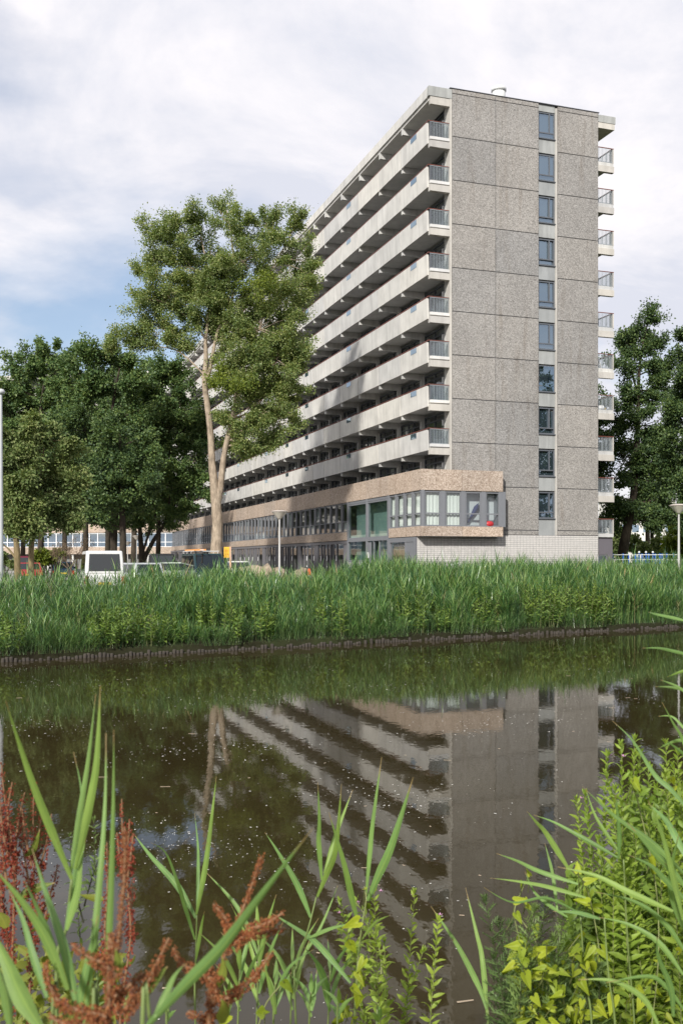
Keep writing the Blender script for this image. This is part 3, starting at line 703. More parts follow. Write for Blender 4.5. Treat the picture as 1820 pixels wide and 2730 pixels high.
for i in range(48):
    o = link('window', wwf, wing, (0.5+i*1.4, 2.4, Z(WB))); link('pane', wwp, o)
for i in range(16):
    mb = MB(); mb.box(0.3+i*4.2, 4.48+i*4.2, 2.35, 2.6, Z(WT), Z(8.29)); mb.build('fascia_slab', M['tan'], wing)
    mb = MB(); mb.box(0.3+i*4.2, 4.48+i*4.2, 2.35, 2.6, Z(3.6), Z(WB)); mb.build('sill_slab', M['tan'], wing)
    mb = MB(); mb.box(0.5+i*4.2, 0.8+i*4.2, 2.2, 2.4, 0, Z(3.6)); mb.build('pillar', M['concrete'], wing)
m = MB(); m.box(-0.5, WL, -1.6, 1.3, 0, Z(8.0)); m.build('ground_floor_wall', M['interior'], wing)
m = MB(); m.box(-2.8, 0.29, 1.0, 2.5, 0, Z(8.2)); m.build('stair_tower', M['edge'], wing)
m = MB(); m.box(-2.2, -0.6, 2.5, 2.53, Z(3.9), Z(7.2)); m.build('stair_window', M['darkgrey'], wing)
# a white house glimpsed between the right-hand trees
hs = thing('white_house', 'white house glimpsed between the dark trees at right', 'house', (at(1722, 1495, 190).x, 190, G), 0.2)
MB().box(-6, 6, 0, 8, 0, 13).build('wall', plain('whitewall', (0.75, 0.72, 0.68), 0.8, 0.05), hs)
MB().box(-6.3, 6.3, -0.3, 8.3, 13, 13.5).build('roof', M['roofing'], hs)
wm = MB().box(-0.7, 0.7, -0.05, 0.02, 0, 1.4).mesh('window', M['blueglass'])
for fl in range(4):
    for i in range(5): link('window', wm, hs, (-4.6+i*2.3, 0, 1.0+fl*3.0))
# ------------------------------------------------------------------ trees
def bark(name, a, b, scale=6):
    t = NT(name); f = t.noise(scale, 7, 0.65, stretch=(1, 1, 0.35)); h = t.noise(1.2, 4)
    col = t.mix(t.ramp(h, [(0.35, 0.0), (0.65, 1.0)]), t.ramp(f, [(0.35, mul(a, .55)), (0.6, a)]), t.ramp(f, [(0.35, mul(b, .5)), (0.6, b)]))
    M[name] = t.done(t.pbsdf(col, 0.95, 0.15, t.bump(f, 0.8, 0.05)))
bark('poplarbark', (0.44, 0.36, 0.27), (0.34, 0.27, 0.20)); bark('darkbark', (0.075, 0.06, 0.045), (0.05, 0.042, 0.032)); bark('tanbark', (0.26, 0.20, 0.11), (0.19, 0.16, 0.08))
leafmat('poplarleaf', [(0.10, 0.16, 0.055), (0.165, 0.235, 0.07), (0.235, 0.29, 0.095), (0.35, 0.37, 0.155)], 0.35, 0.45, 0.5)
leafmat('mapleleaf', [(0.05, 0.10, 0.04), (0.085, 0.15, 0.05), (0.125, 0.195, 0.06), (0.19, 0.25, 0.08)], 0.22, 0.5, 0.35)
leafmat('yellowleaf', [(0.085, 0.135, 0.045), (0.13, 0.185, 0.06), (0.18, 0.23, 0.085), (0.25, 0.28, 0.12)], 0.25, 0.55, 0.3)
leafmat('deepleaf', [(0.035, 0.07, 0.03), (0.06, 0.105, 0.04), (0.09, 0.145, 0.045), (0.14, 0.20, 0.06)], 0.2, 0.5, 0.35)
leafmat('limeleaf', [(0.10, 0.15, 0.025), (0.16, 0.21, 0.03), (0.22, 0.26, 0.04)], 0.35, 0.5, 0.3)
leafmat('dryleaf', [(0.16, 0.11, 0.075), (0.24, 0.17, 0.12), (0.20, 0.16, 0.10)], 0.2, 0.8, 0.1)
KITE_V = [(0, -0.5, 0), (0.42, -0.08, 0.10), (0.0, 0.5, -0.05), (-0.42, -0.08, 0.10)]; KITE_F = [(0, 1, 2, 3)]

def leaf_cloud(centers, radii, outw, n_per, size, rng, flat=0.8, aspect=0.85, droop=0.2, long=0.8):
    n = len(centers); cidx = np.repeat(np.arange(n), n_per); N = len(cidx)
    off = rng.normal(size=(N, 3))*0.36; off[:, 2] *= flat
    P = centers[cidx]+off*radii[cidx][:, None]+outw[cidx]*(rng.uniform(-1.0, 1.3, N)*radii[cidx]*long)[:, None]
    d = nrm(outw[cidx]*0.6+nrm(off)*0.8+rng.normal(size=(N, 3))*0.6); d[:, 2] -= droop
    up = rng.normal(size=(N, 3))*0.9+np.array([-.12, -.35, .7])
    X, Y, Zz = frames(d, up); s = size*rng.uniform(0.65, 1.25, N)[:, None]
    return spread(KITE_V, KITE_F, P, X*s*aspect, Y*s, Zz*s)

def tree(name, label, D, trunks, lobes, leaf, barkm, n_leaf, size, seed, group=None, clump=0.55, extra=None, twig=0.02, depth=1.0, cdens=7.0, base_u=None):
    """trunks: lists of (u, v, radius); lobes: (u, v, ru, rv[, dd]) in picture units at distance D"""
    rng = np.random.default_rng(seed); rnd = random.Random(seed)
    px = D/F
    tr = [[(at(u, v, D), r) for u, v, r in t_] for t_ in trunks]
    base = tr[0][0][0].copy(); base.z = G
    root = thing(name, label, 'tree', base, 0, group)
    mb = MB(); mb.smooth = True
    tp = []
    for ti, t_ in enumerate(tr):
        pts = [p-base for p, r in t_]; rad = [r for p, r in t_]
        dy = rnd.uniform(-1, 1)*0.6 if ti else 0
        pts = [Vector((p.x, p.y+dy*i/max(len(pts)-1, 1), p.z)) for i, p in enumerate(pts)]
        if ti == 0: pts[0].z = -0.3
        P2 = []; R2 = []
        for i in range(len(pts)-1):                       # smooth resampling
            p0, p1, p2, p3 = pts[max(i-1, 0)], pts[i], pts[i+1], pts[min(i+2, len(pts)-1)]
            for s_ in range(5):
                f = s_/5; q = 0.5*((2*p1)+(p2-p0)*f+(2*p0-5*p1+4*p2-p3)*f*f+(3*p1-p0-3*p2+p3)*f**3)
                P2.append(q); R2.append(rad[i]*(1-f)+rad[i+1]*f)
        P2.append(pts[-1]); R2.append(rad[-1])
        mb.tube(P2, R2, 10, jit=0.06)
        tp += [(p, r) for p, r in zip(P2, R2)]
    Cs = []; Rs = []; Os = []
    for lb in lobes:
        u, v, ru, rv = lb[:4]; dd = lb[4] if len(lb) > 4 else 0.0
        c = at(u, v, D)-base; c.y += dd+rnd.uniform(-.8, .8)*min(ru, rv)*px*0.5
        if name == 'poplar_tree':
            if v < 640: c.z -= 6*px; ru *= .9; rv *= .9
        rx, rz = ru*px, rv*px; ry = (rx+rz)/2*depth
        # limb to the lobe centre
        cand = [(p, r) for p, r in tp if p.z < c.z-0.12*abs(c.x-p.x)]
        cand = cand or tp[:1]
        st, sr = min(cand, key=lambda a: (a[0]-c).length+max(0, c.z-a[0].z)*0.25)
        lr = min(sr*0.55, 0.03+0.035*math.sqrt(rx*rz))
        mid = st.lerp(c, 0.5)+Vector((rnd.uniform(-.2, .2), rnd.uniform(-.2, .2), rnd.uniform(-.1, .35)))
        limb = [st, st.lerp(mid, .55)+Vector((0, 0, .06)), mid, mid.lerp(c, .6), c+Vector((0, 0, rz*.35))]
        mb.tube(limb, [lr, lr*.85, lr*.68, lr*.5, lr*.2], 6)
        nc = max(5, int(cdens*(rx*rz+ry*rz+rx*ry)/3/(clump*clump)*0.30))
        dirs = nrm(rng.normal(size=(nc, 3))); rr = rng.uniform(0.12, 1.0, nc)**0.45
        cc = np.array(c)+dirs*rr[:, None]*np.array([rx, ry, rz])
        Cs.append(cc); Rs.append(clump*rng.uniform(.6, 1.25, nc)); Os.append(nrm(dirs+np.array([0, 0, .45])))
        la = [np.array(q) for q in limb]
        for i in range(0, nc, 2):
            s_ = la[rnd.choice((1, 2, 3))]; e_ = cc[i]
            mb.tube([s_, s_*.45+e_*.55+np.array([0, 0, .1]), e_], [twig*1.5, twig, twig*.4], 4, cap=False)
    mb.build('trunk', M[barkm], root)
    Cs = np.concatenate(Cs); Rs = np.concatenate(Rs); Os = np.concatenate(Os)
    n_per = np.maximum(3, (n_leaf/len(Cs)*rng.uniform(.4, 1.6, len(Cs))).astype(int))
    V, Q = leaf_cloud(Cs, Rs, Os, n_per, size, rng)
    link('crown', mesh_np('crown', V, Q, M[leaf]), root)
    if extra:
        for lobes2, leaf2, n2, nm in extra:
            Cs = []; Rs = []; Os = []
            for lb in lobes2:
                u, v, ru, rv = lb[:4]; c = at(u, v, D)-base; c.y += lb[4] if len(lb) > 4 else -1.0
                rx, rz = ru*px, rv*px; nc = max(4, int(cdens*rx*rz/(clump*clump)*.4)); dirs = nrm(rng.normal(size=(nc, 3))); rr = rng.uniform(0, 1, nc)**.5
                Cs.append(np.array(c)+dirs*rr[:, None]*np.array([rx, (rx+rz)/2, rz])); Rs.append(clump*rng.uniform(.6, 1.2, nc)); Os.append(nrm(dirs+np.array([0, 0, .3])))
            Cs = np.concatenate(Cs); Rs = np.concatenate(Rs); Os = np.concatenate(Os)
            V, Q = leaf_cloud(Cs, Rs, Os, np.full(len(Cs), max(3, int(n2/len(Cs)))), size, rng)
            link(nm, mesh_np(nm, V, Q, M[leaf2]), root)
    return root

# the big poplar in front of the long side
tree('poplar_tree', 'tall poplar with pale forked trunk standing in front of the long balcony side', 66,
     [[(578, 1540, .42), (577, 1470, .40), (580, 1400, .37), (575, 1330, .34), (566, 1240, .24), (562, 1160, .22), (553, 1080, .20), (546, 1025, .19), (549, 960, .15), (549, 900, .12), (556, 840, .10), (560, 760, .07), (540, 650, .05), (520, 560, .03)],
      [(578, 1345, .26), (588, 1300, .22), (597, 1220, .19), (612, 1150, .17), (627, 1085, .14), (632, 1040, .10), (655, 960, .07), (700, 860, .05)],
      [(548, 1015, .17), (560, 985, .13), (570, 930, .11), (582, 880, .10), (604, 840, .08), (625, 760, .06), (620, 660, .05), (605, 560, .03)],
      [(582, 880, .08), (640, 830, .06), (700, 760, .05), (760, 660, .03)],
      [(548, 905, .08), (520, 860, .06), (470, 820, .05), (420, 740, .03)],
      [(545, 1000, .06), (500, 955, .05), (460, 930, .04), (380, 920, .025), (310, 925, .015)]],
     [(492, 575, 45, 60), (478, 640, 62, 70), (425, 660, 45, 60), (398, 640, 25, 55), (600, 570, 40, 62), (640, 600, 55, 60), (705, 610, 50, 60), (755, 625, 50, 60), (790, 590, 22, 30),
      (805, 690, 48, 60), (560, 680, 85, 85), (670, 700, 100, 80), (400, 735, 48, 60), (455, 770, 75, 60), (540, 800, 85, 55), (630, 800, 90, 70), (740, 790, 85, 70),
      (385, 800, 35, 45), (420, 850, 55, 40), (385, 870, 25, 25), (500, 860, 50, 35), (700, 880, 90, 65), (780, 860, 55, 55), (830, 760, 28, 40),
      (690, 970, 80, 70), (760, 960, 60, 50), (790, 940, 40, 30), (640, 1010, 60, 45), (700, 1060, 75, 65), (770, 1020, 50, 45), (800, 970, 28, 25), (650, 1110, 60, 60), (740, 1100, 60, 50), (720, 1160, 55, 35), (780, 1130, 35, 30),
      (640, 1170, 45, 40), (600, 1110, 35, 45, 2.0), (610, 1190, 30, 35, 2.0), (560, 880, 40, 30, 1.5), (640, 930, 60, 50), (605, 905, 40, 40), (690, 920, 70, 50), (740, 930, 70, 55), (570, 770, 60, 60), (500, 720, 60, 60), (620, 860, 60, 40), (660, 1050, 60, 50), (600, 980, 40, 40, 1.5), (730, 1040, 60, 50), (690, 1180, 50, 35), (560, 830, 50, 30), (500, 920, 40, 15), (400, 915, 40, 16), (345, 905, 38, 20), (300, 915, 30, 16), (450, 905, 30, 14)],
     'poplarleaf', 'poplarbark', 235000, 0.135, 3, clump=0.66, cdens=8.5,
     extra=[([(605, 1015, 42, 30, -2.0), (640, 1040, 40, 30, -2.2), (575, 1035, 25, 20, -1.5), (670, 780, 60, 30, -2.5)], 'limeleaf', 2600, 'lime_spray')])  # front sprays in a yellow-green leaf colour
GL = 'trees on the car park side'
TL = [
 ('maple_tree', 'tall dark green maple filling the gap left of the poplar crown', 72, [[(300, 1520, .28), (305, 1400, .25), (310, 1250, .2), (300, 1100, .12), (320, 980, .05)]],
  [(235, 930, 40, 35), (250, 970, 60, 50), (310, 960, 40, 35), (215, 1020, 70, 60), (310, 1030, 80, 60), (230, 1110, 90, 70), (340, 1110, 80, 70), (280, 1200, 110, 80), (370, 1200, 70, 70), (260, 1290, 90, 60), (350, 1300, 90, 60)], 'mapleleaf', 'darkbark', 30000, .24),
 ('maple_tree', 'broad dark maple whose rounded top stands second from the left edge', 76, [[(105, 1520, .26), (110, 1400, .22), (100, 1200, .15), (120, 1000, .05)]],
  [(150, 950, 50, 40), (105, 940, 30, 30), (80, 970, 60, 40), (140, 1010, 80, 60), (50, 1030, 60, 60), (110, 1100, 100, 70), (20, 1110, 60, 80), (160, 1180, 90, 70), (60, 1200, 90, 70), (110, 1290, 100, 70), (20, 1300, 60, 80), (190, 1290, 70, 60)], 'mapleleaf', 'darkbark', 30000, .24),
 ('maple_tree', 'leaning maple with forked dark trunk in front of the wing windows', 76, [[(378, 1540, .32), (380, 1490, .28), (376, 1450, .2), (372, 1380, .13), (365, 1250, .08)], [(382, 1495, .19), (410, 1440, .16), (440, 1390, .12), (455, 1300, .09), (450, 1150, .05)], [(382, 1470, .1), (400, 1420, .09), (420, 1370, .06)]],
  [(425, 985, 45, 30), (440, 1030, 70, 50), (390, 1060, 60, 50), (485, 1070, 55, 60), (430, 1120, 90, 60), (500, 1150, 50, 60), (400, 1200, 110, 60), (490, 1230, 60, 60), (430, 1280, 110, 50), (520, 1300, 50, 40), (370, 1330, 110, 50), (470, 1350, 70, 35), (545, 1310, 40, 22), (420, 1400, 60, 18), (330, 1395, 60, 25), (525, 1080, 40, 55), (535, 1170, 40, 60), (550, 1245, 30, 45), (470, 990, 35, 25)], 'mapleleaf', 'darkbark', 34000, .22),
 ('maple_tree', 'slim dark maple with straight trunk between the blue car and the white van', 70, [[(228, 1530, .2), (229, 1400, .18), (230, 1250, .14), (225, 1100, .06)]],
  [(230, 1150, 70, 60), (200, 1230, 70, 60), (270, 1240, 60, 60), (230, 1310, 90, 50), (180, 1350, 60, 40), (290, 1350, 60, 40)], 'deepleaf', 'darkbark', 16000, .22),
 ('maple_tree', 'dark trunked maple standing right behind the white van', 66, [[(330, 1530, .24), (328, 1440, .22), (325, 1300, .16), (320, 1150, .08)]],
  [(320, 1180, 80, 60), (300, 1260, 80, 60), (370, 1270, 70, 60), (320, 1340, 90, 45), (270, 1380, 50, 25)], 'deepleaf', 'darkbark', 16000, .22),
 ('sycamore_tree', 'yellowish green sycamore with thin tan trunk nearest the left edge', 50, [[(48, 1540, .17), (46, 1470, .15), (38, 1380, .12), (40, 1300, .1), (30, 1230, .06), (28, 1170, .03)], [(40, 1330, .07), (62, 1280, .05), (70, 1210, .03)], [(44, 1490, .06), (20, 1460, .04), (-10, 1440, .03)]],
  [(40, 1160, 45, 40), (75, 1190, 40, 40), (15, 1230, 40, 50), (70, 1270, 45, 40), (20, 1310, 40, 40), (70, 1350, 40, 35), (10, 1390, 30, 30), (55, 1410, 40, 25)], 'yellowleaf', 'tanbark', 11000, .2),
 ('sycamore_tree', 'pale green sycamore with tan double trunk beside the maroon car', 52, [[(88, 1540, .16), (84, 1470, .14), (92, 1400, .12), (95, 1340, .09), (110, 1260, .06), (118, 1190, .03)], [(92, 1380, .07), (85, 1310, .05), (84, 1240, .03)]],
  [(110, 1140, 55, 40), (150, 1180, 50, 40), (90, 1210, 50, 40), (160, 1250, 55, 40), (110, 1290, 55, 45), (180, 1310, 45, 40), (140, 1350, 60, 40), (90, 1390, 45, 30), (175, 1400, 45, 28)], 'yellowleaf', 'tanbark', 13000, .2),
]
for i, (nm, lab, D, trk, lob, lf, bk, n, sz) in enumerate(TL):
    tree(nm, lab, D, trk, lob, lf, bk, int(n*2.4), sz*.82, 40+i, GL, clump=0.62, cdens=6, twig=0.025)
for i, (u, D, vt, labx) in enumerate(((60, 118, 60, 'far dark tree in the court behind the leftmost trees'), (170, 112, 90, 'far dark tree in the court behind the blue hatchback'), (285, 104, 110, 'far dark tree in the court behind the white van'), (420, 112, 75, 'far dark tree in the court nearest the inner corner'), (355, 100, 60, 'far dark tree in the court behind the forked maple'), (-90, 110, 60, 'far dark tree in the court beyond the left edge'))):
    tree('maple_tree', labx, D, [[(u, 1520, .3), (u+3, 1400, .26), (u-4, 1250, .18), (u, 1120, .06)]], [(u, 1090-vt, 50, 45), (u-45, 1130-vt*.7, 50, 45), (u+45, 1130-vt*.7, 50, 45), (u, 1150-vt*.4, 60, 45), (u-40, 1160, 45, 40), (u+40, 1150, 45, 40), (u, 1220, 60, 45), (u-50, 1270, 45, 40), (u+50, 1270, 45, 40), (u, 1330, 65, 35), (u-45, 1370, 40, 25), (u+45, 1370, 40, 25)], 'deepleaf', 'darkbark', 26000, .30, 120+i, GL, clump=.9)
GR = 'trees right of the block'
tree('alder_tree', 'tall dark tree with leaning trunk right beside the rear balconies', 95,
     [[(1652, 1530, .55), (1658, 1480, .5), (1668, 1420, .44), (1680, 1360, .38), (1690, 1300, .32), (1697, 1180, .26), (1700, 1080, .2), (1702, 1000, .14), (1712, 920, .08), (1728, 850, .04)], [(1700, 1060, .12), (1684, 990, .08), (1678, 930, .04)]],
     [(1732, 850, 16, 28), (1690, 880, 30, 30), (1725, 900, 35, 40), (1670, 920, 35, 35), (1760, 920, 30, 30), (1710, 960, 55, 40), (1660, 980, 40, 40), (1770, 990, 35, 35), (1740, 1040, 65, 45), (1650, 1060, 55, 45), (1790, 1060, 30, 40), (1690, 1110, 70, 45), (1610, 1110, 30, 40), (1760, 1130, 60, 45), (1640, 1160, 60, 45), (1720, 1190, 80, 45), (1610, 1200, 35, 45), (1780, 1210, 50, 45), (1660, 1240, 75, 45), (1740, 1270, 75, 45), (1620, 1290, 45, 45), (1690, 1330, 70, 40), (1770, 1330, 60, 40), (1640, 1370, 45, 40), (1720, 1390, 60, 25), (1610, 1380, 30, 35)],
     'deepleaf', 'darkbark', 80000, .23, 61, GR, clump=0.85, twig=0.03)
tree('alder_tree', 'dark leafy tree cut by the right picture edge behind the lamp', 88,
     [[(1850, 1530, .4), (1848, 1400, .34), (1845, 1250, .28), (1840, 1100, .18), (1835, 950, .06)]],
     [(1825, 890, 26, 26), (1840, 960, 40, 50), (1815, 1000, 35, 40), (1830, 1070, 45, 50), (1805, 1120, 40, 45), (1850, 1150, 50, 60), (1800, 1200, 50, 45), (1840, 1250, 50, 50), (1795, 1290, 45, 45), (1840, 1340, 45, 45), (1790, 1370, 45, 35), (1830, 1410, 40, 25)],
     'deepleaf', 'darkbark', 42000, .23, 62, GR, clump=0.85, twig=0.03)
for i, (u, D, r, v0, lab) in enumerate(((1725, 118, .3, 1405, 'dark straight tree trunk behind the blue footbridge, left of a pair'), (1737, 124, .26, 1400, 'dark straight tree trunk behind the blue footbridge, right of a pair'))):
    tree('alder_tree', lab, D, [[(u, 1520, r), (u, 1440, r*.9), (u-2, 1350, r*.7), (u, 1250, r*.4)]], [(u, 1330, 50, 40), (u+15, 1290, 50, 40), (u-20, 1380, 45, 25), (u+30, 1370, 40, 28)], 'deepleaf', 'darkbark', 7000, .34, 70+i, GR, clump=1.0)
for i, (X_, Y_, labx) in enumerate(((29.5, 57, 'tall tree out of view right of the block, mirrored dark in the end wall windows'), (27, 52, 'tall bankside tree out of view right, nearer the water'), (35, 56, 'tall tree out of view farthest right on the far bank'))):
    u = CU+F*X_/Y_; k_ = Y_/F
    tree('alder_tree', labx, Y_, [[(u, 1560, .35), (u, 1300, .3), (u+8, 1050, .2), (u, 750, .06)]], [(u, 700-20*i, 90, 90), (u-60, 830, 100, 90), (u+90, 830, 110, 90), (u, 960, 150, 100), (u-80, 1090, 110, 90), (u+110, 1090, 120, 90), (u, 1220, 170, 90), (u, 1340, 170, 70)], 'deepleaf', 'darkbark', 22000, .3, 140+i, 'trees beyond the right edge', clump=.8)
# lit shrubs beyond the footbridge
def shrub(name, label, lobes, D, leaf, n, size, seed, group=None, stems=6):
    rng = np.random.default_rng(seed); px = D/F; u0 = sum(l[0] for l in lobes)/len(lobes)
    base = at(u0, 1495, D); base.z = G
    root = thing(name, label, 'shrub', base, 0, group)
    Cs = []; Rs = []; Os = []; mb = MB()
    for u, v, ru, rv in lobes:
        c = np.array(at(u, v, D)-base); rx, rz = ru*px, rv*px; nc = max(6, int(9*rx*rz/.25))
        nc = min(nc, 120); d = nrm(rng.normal(size=(nc, 3))); cc = c+d*(rng.uniform(.1, 1, nc)**.5)[:, None]*np.array([rx, (rx+rz)/2, rz]); cc[:, 2] = np.maximum(cc[:, 2], .1)
        Cs.append(cc); Rs.append(np.full(nc, max(rx, rz)*.22+.1)); Os.append(nrm(d+np.array([0, 0, .5])))
        for q in range(stems):
            e = cc[rng.integers(nc)]; s_ = np.array([rng.uniform(-.3, .3)*rx+c[0]*.6, 0, 0]); mb.tube([s_, s_*.5+e*.5+np.array([0, 0, .2]), e], [.05, .035, .012], 5, cap=False)
    mb.build('stems', M['darkbark'], root)
    Cs = np.concatenate(Cs); Rs = np.concatenate(Rs); Os = np.concatenate(Os)
    V, Q = leaf_cloud(Cs, Rs, Os, np.full(len(Cs), max(3, int(n/len(Cs)))), size, rng); link('foliage', mesh_np('foliage', V, Q, M[leaf]), root)
    return root
shrub('shrub', 'bright yellow green bush behind the right street lamp', [(1800, 1440, 30, 40), (1825, 1460, 30, 40), (1790, 1475, 25, 18)], 100, 'limeleaf', 5000, .3, 81)
shrub('shrub', 'sunlit bush behind the blue footbridge left of the lamp', [(1760, 1455, 25, 25), (1745, 1475, 22, 16), (1715, 1465, 16, 22)], 112, 'yellowleaf', 4000, .3, 82)
shrub('shrub', 'pale green bush showing beside the leaning trunk behind the rear corner', [(1640, 1455, 14, 34), (1690, 1450, 20, 26), (1645, 1420, 14, 20)], 125, 'yellowleaf', 3500, .34, 83)
shrub('shrub', 'light green bush between the maroon car and the blue car', [(120, 1485, 28, 18), (105, 1495, 25, 14), (150, 1478, 20, 14)], 72, 'limeleaf', 3500, .2, 84)
shrub('shrub', 'grassy green bush at the foot of the pale lamp post at left', [(18, 1490, 24, 20), (-10, 1480, 20, 25)], 58, 'yellowleaf', 2500, .2, 85)
# bare brownish shrub
bs = thing('bare_shrub', 'bare brown shrub with dry twigs in front of the dark trees', 'shrub', Vector((at(196, 1495, 58).x, 58, G)))
mb = MB(); rnd = random.Random(9); tips = []
def grow(p, d, l, r, lev):
    e = p+d*l; m_ = p+d*l*.5+Vector((rnd.uniform(-1, 1), rnd.uniform(-1, 1), 0))*l*.08
    mb.tube([p, m_, e], [r, r*.8, r*.55], 5, cap=False)
    if lev == 0: tips.append(np.array(e)); return
    for q in range(3 if lev > 1 else 4):
        nd = (d+Vector((rnd.uniform(-1, 1), rnd.uniform(-1, 1), rnd.uniform(-.3, .6)))*.75).normalized(); grow(e if q else p.lerp(e, .7), nd, l*rnd.uniform(.55, .8), r*.5, lev-1)
for q in range(4): grow(Vector((rnd.uniform(-.1, .1), 0, 0)), Vector((rnd.uniform(-.45, .45), rnd.uniform(-.3, .3), 1)).normalized(), 1.15, .045, 4)
mb.build('branches', plain('twig', (0.20, 0.145, 0.10), 0.9), bs)
tp_ = np.array(tips); V, Q = leaf_cloud(tp_, np.full(len(tp_), .12), np.tile([[0, 0, 1.]], (len(tp_), 1)), np.full(len(tp_), 2), .07, np.random.default_rng(4)); link('dry_leaves', mesh_np('dry_leaves', V, Q, M['dryleaf']), bs)
# far woodland behind everything
rng = np.random.default_rng(90); n = 5200
ang = rng.uniform(-.40, .48, n); dist = rng.uniform(215, 260, n); hh = rng.uniform(0, 1, n)**.8*(9+4*np.sin(ang*23)+3*np.sin(ang*61))
cc = np.stack([dist*np.sin(ang), dist*np.cos(ang), G+hh], 1)
V, Q = leaf_cloud(cc, np.full(n, 2.0), np.tile([[0, -.3, 1.]], (n, 1)), np.full(n, 7), 1.1, rng)
tag(link('distant_woodland', mesh_np('distant_woodland', V, Q, M['mapleleaf'])), 'low dark woodland along the horizon behind the buildings', 'woodland', kind='stuff')

# ------------------------------------------------------------------ far bank: timber revetment, reeds, herbs
leafmat('reed', [(0.020, 0.07, 0.032), (0.05, 0.14, 0.045), (0.105, 0.225, 0.055), (0.18, 0.31, 0.09), (0.32, 0.40, 0.17)], 0.24, 0.33, 0.7, 0.8)
leafmat('herb', [(0.085, 0.155, 0.035), (0.14, 0.225, 0.045), (0.21, 0.30, 0.06)], 0.3, 0.5, 0.35, 1.2)
rev = thing('timber_revetment', 'row of short wooden stakes holding the far bank at the waterline', 'revetment', bank(0, -0.04, 0))
plain('stake', (0.05, 0.042, 0.034), 0.9, 0.3, 5); stm = []
for j in range(4):
    mb = MB(); mb.smooth = True; h = 0.03+0.03*j; mb.lathe([(.046, -.5), (.05, h-.02), (.042, h), (.02, h+.01)], 9); stm.append(mb.mesh('stake', M['stake']))
for i in range(292):
    if random.random() < .07: continue
    p = bank(-1.5+i*0.104, -0.05+random.uniform(-.02, .02), random.uniform(-.03, .02))-bank(0, -0.04, 0)
    link('stake', random.choice(stm), rev, p, (random.gauss(0, .09), random.gauss(0, .09), random.uniform(0, 6)))
def reed_template(rnd, h, nl=9, ll=0.50, wmax=0.021, segs=3):
    V = []; Q = []
    lean = rnd.uniform(0, .12); la = rnd.uniform(0, 6.28)
    def sp(f): return np.array([math.cos(la)*lean*f*f*h, math.sin(la)*lean*f*f*h, f*h])
    for a0 in (0, 1.57):
        o_ = np.array([math.cos(a0), math.sin(a0), 0])*.006; b = len(V)
        for f in (0, .5, .95): V += [sp(f)-o_*(1-.5*f), sp(f)+o_*(1-.5*f)]
        Q += [(b, b+1, b+3, b+2), (b+2, b+3, b+5, b+4)]
    for i in range(nl):
        f = .46+.52*i/(nl-1)+rnd.uniform(-.03, .03); f = min(f, .98)
        az = i*2.9+rnd.uniform(-.5, .5)+la; l = ll*rnd.uniform(.75, 1.2)*(1-.25*abs(f-.6)); el = rnd.uniform(.85, 1.3) if f > .75 else rnd.uniform(.55, 1.05)
        w_ = wmax*rnd.uniform(.75, 1.15); bend = rnd.uniform(.3, 1.0)
        d = np.array([math.cos(az)*math.cos(el), math.sin(az)*math.cos(el), math.sin(el)]); sd = np.array([-math.sin(az), math.cos(az), 0])
        p0 = sp(f); b = len(V)
        for s_ in range(segs+1):
            g_ = s_/segs; p = p0+d*l*g_+np.array([math.cos(az)*.3, math.sin(az)*.3, -.55])*bend*l*g_*g_*.7
            ww = w_*(.55+1.5*g_ if g_ < .3 else (1-g_)**.8*1.2)*.5; ww = max(ww, .0015)
            V += [p-sd*ww, p+sd*ww]
        for s_ in range(segs): q = b+s_*2; Q.append((q, q+1, q+3, q+2))
    return np.array(V), np.array(Q)
CLUMPS = [(335, .95), (270, .5), (460, .4), (590, .8), (695, .4), (15, .6), (880, .6), (1100, .6), (1290, .6), (1440, .8), (1545, 1.0), (1600, .6), (1180, .4)]
rr_ = random.Random(4)
RT = [reed_template(rr_, 1.0) for _ in range(10)]
def plant_reeds(name, P, H, seed, mat_='reed', tilt=.10):
    rng = np.random.default_rng(seed); parts_ = []; idx = rng.integers(0, len(RT), len(P))
    for k in range(len(RT)):
        s_ = np.where(idx == k)[0]; n = len(s_); a = rng.uniform(0, 6.28, n); h = H[s_][:, None]
        tl = rng.normal(size=(n, 2))*tilt
        X = np.stack([np.cos(a), np.sin(a), np.zeros(n)], 1)*np.minimum(h, 1.25); Y = np.stack([-np.sin(a), np.cos(a), np.zeros(n)], 1)*np.minimum(h, 1.25)
        Zz = nrm(np.stack([tl[:, 0], tl[:, 1], np.ones(n)], 1))*h
        parts_.append(spread(RT[k][0], RT[k][1], P[s_], X, Y, Zz))
    V, Q = join_np(parts_); return mesh_np(name, V, Q, M[mat_])
n = 17500; p = rng.uniform(-7, 36, n); q = 0.04+(rng.uniform(0, 1, n)**1.35)*6.6
zb = np.interp(q, [0, .5, 2.5, 5], [.24, .34, .62, G])
P = np.array(BA)+np.outer(p, np.array(BD))+np.outer(q, np.array(BN)); P[:, 2] = zb-.03
top = np.interp(q, [0, 1, 2.5, 4.5, 6.5], [1.45, 1.75, 2.2, 2.48, 2.50])+.10*np.sin(p*.9)+.06*np.sin(p*2.3+1)+rng.normal(size=n)*.13
for u_, w_ in CLUMPS:
    k_ = (u_-CU)/F; pc = (k_*BA.y-BA.x)/(BD.x-k_*BD.y); zb = np.where((abs(p-pc) < w_*1.1) & (q < 1.1), 99., zb)
ok = zb < 50; p, q, zb, P, top = p[ok], q[ok], zb[ok], P[ok], top[ok]; n = len(p)
tall = rng.uniform(0, 1, n) < .03; top[tall] += rng.uniform(.1, .3, tall.sum())
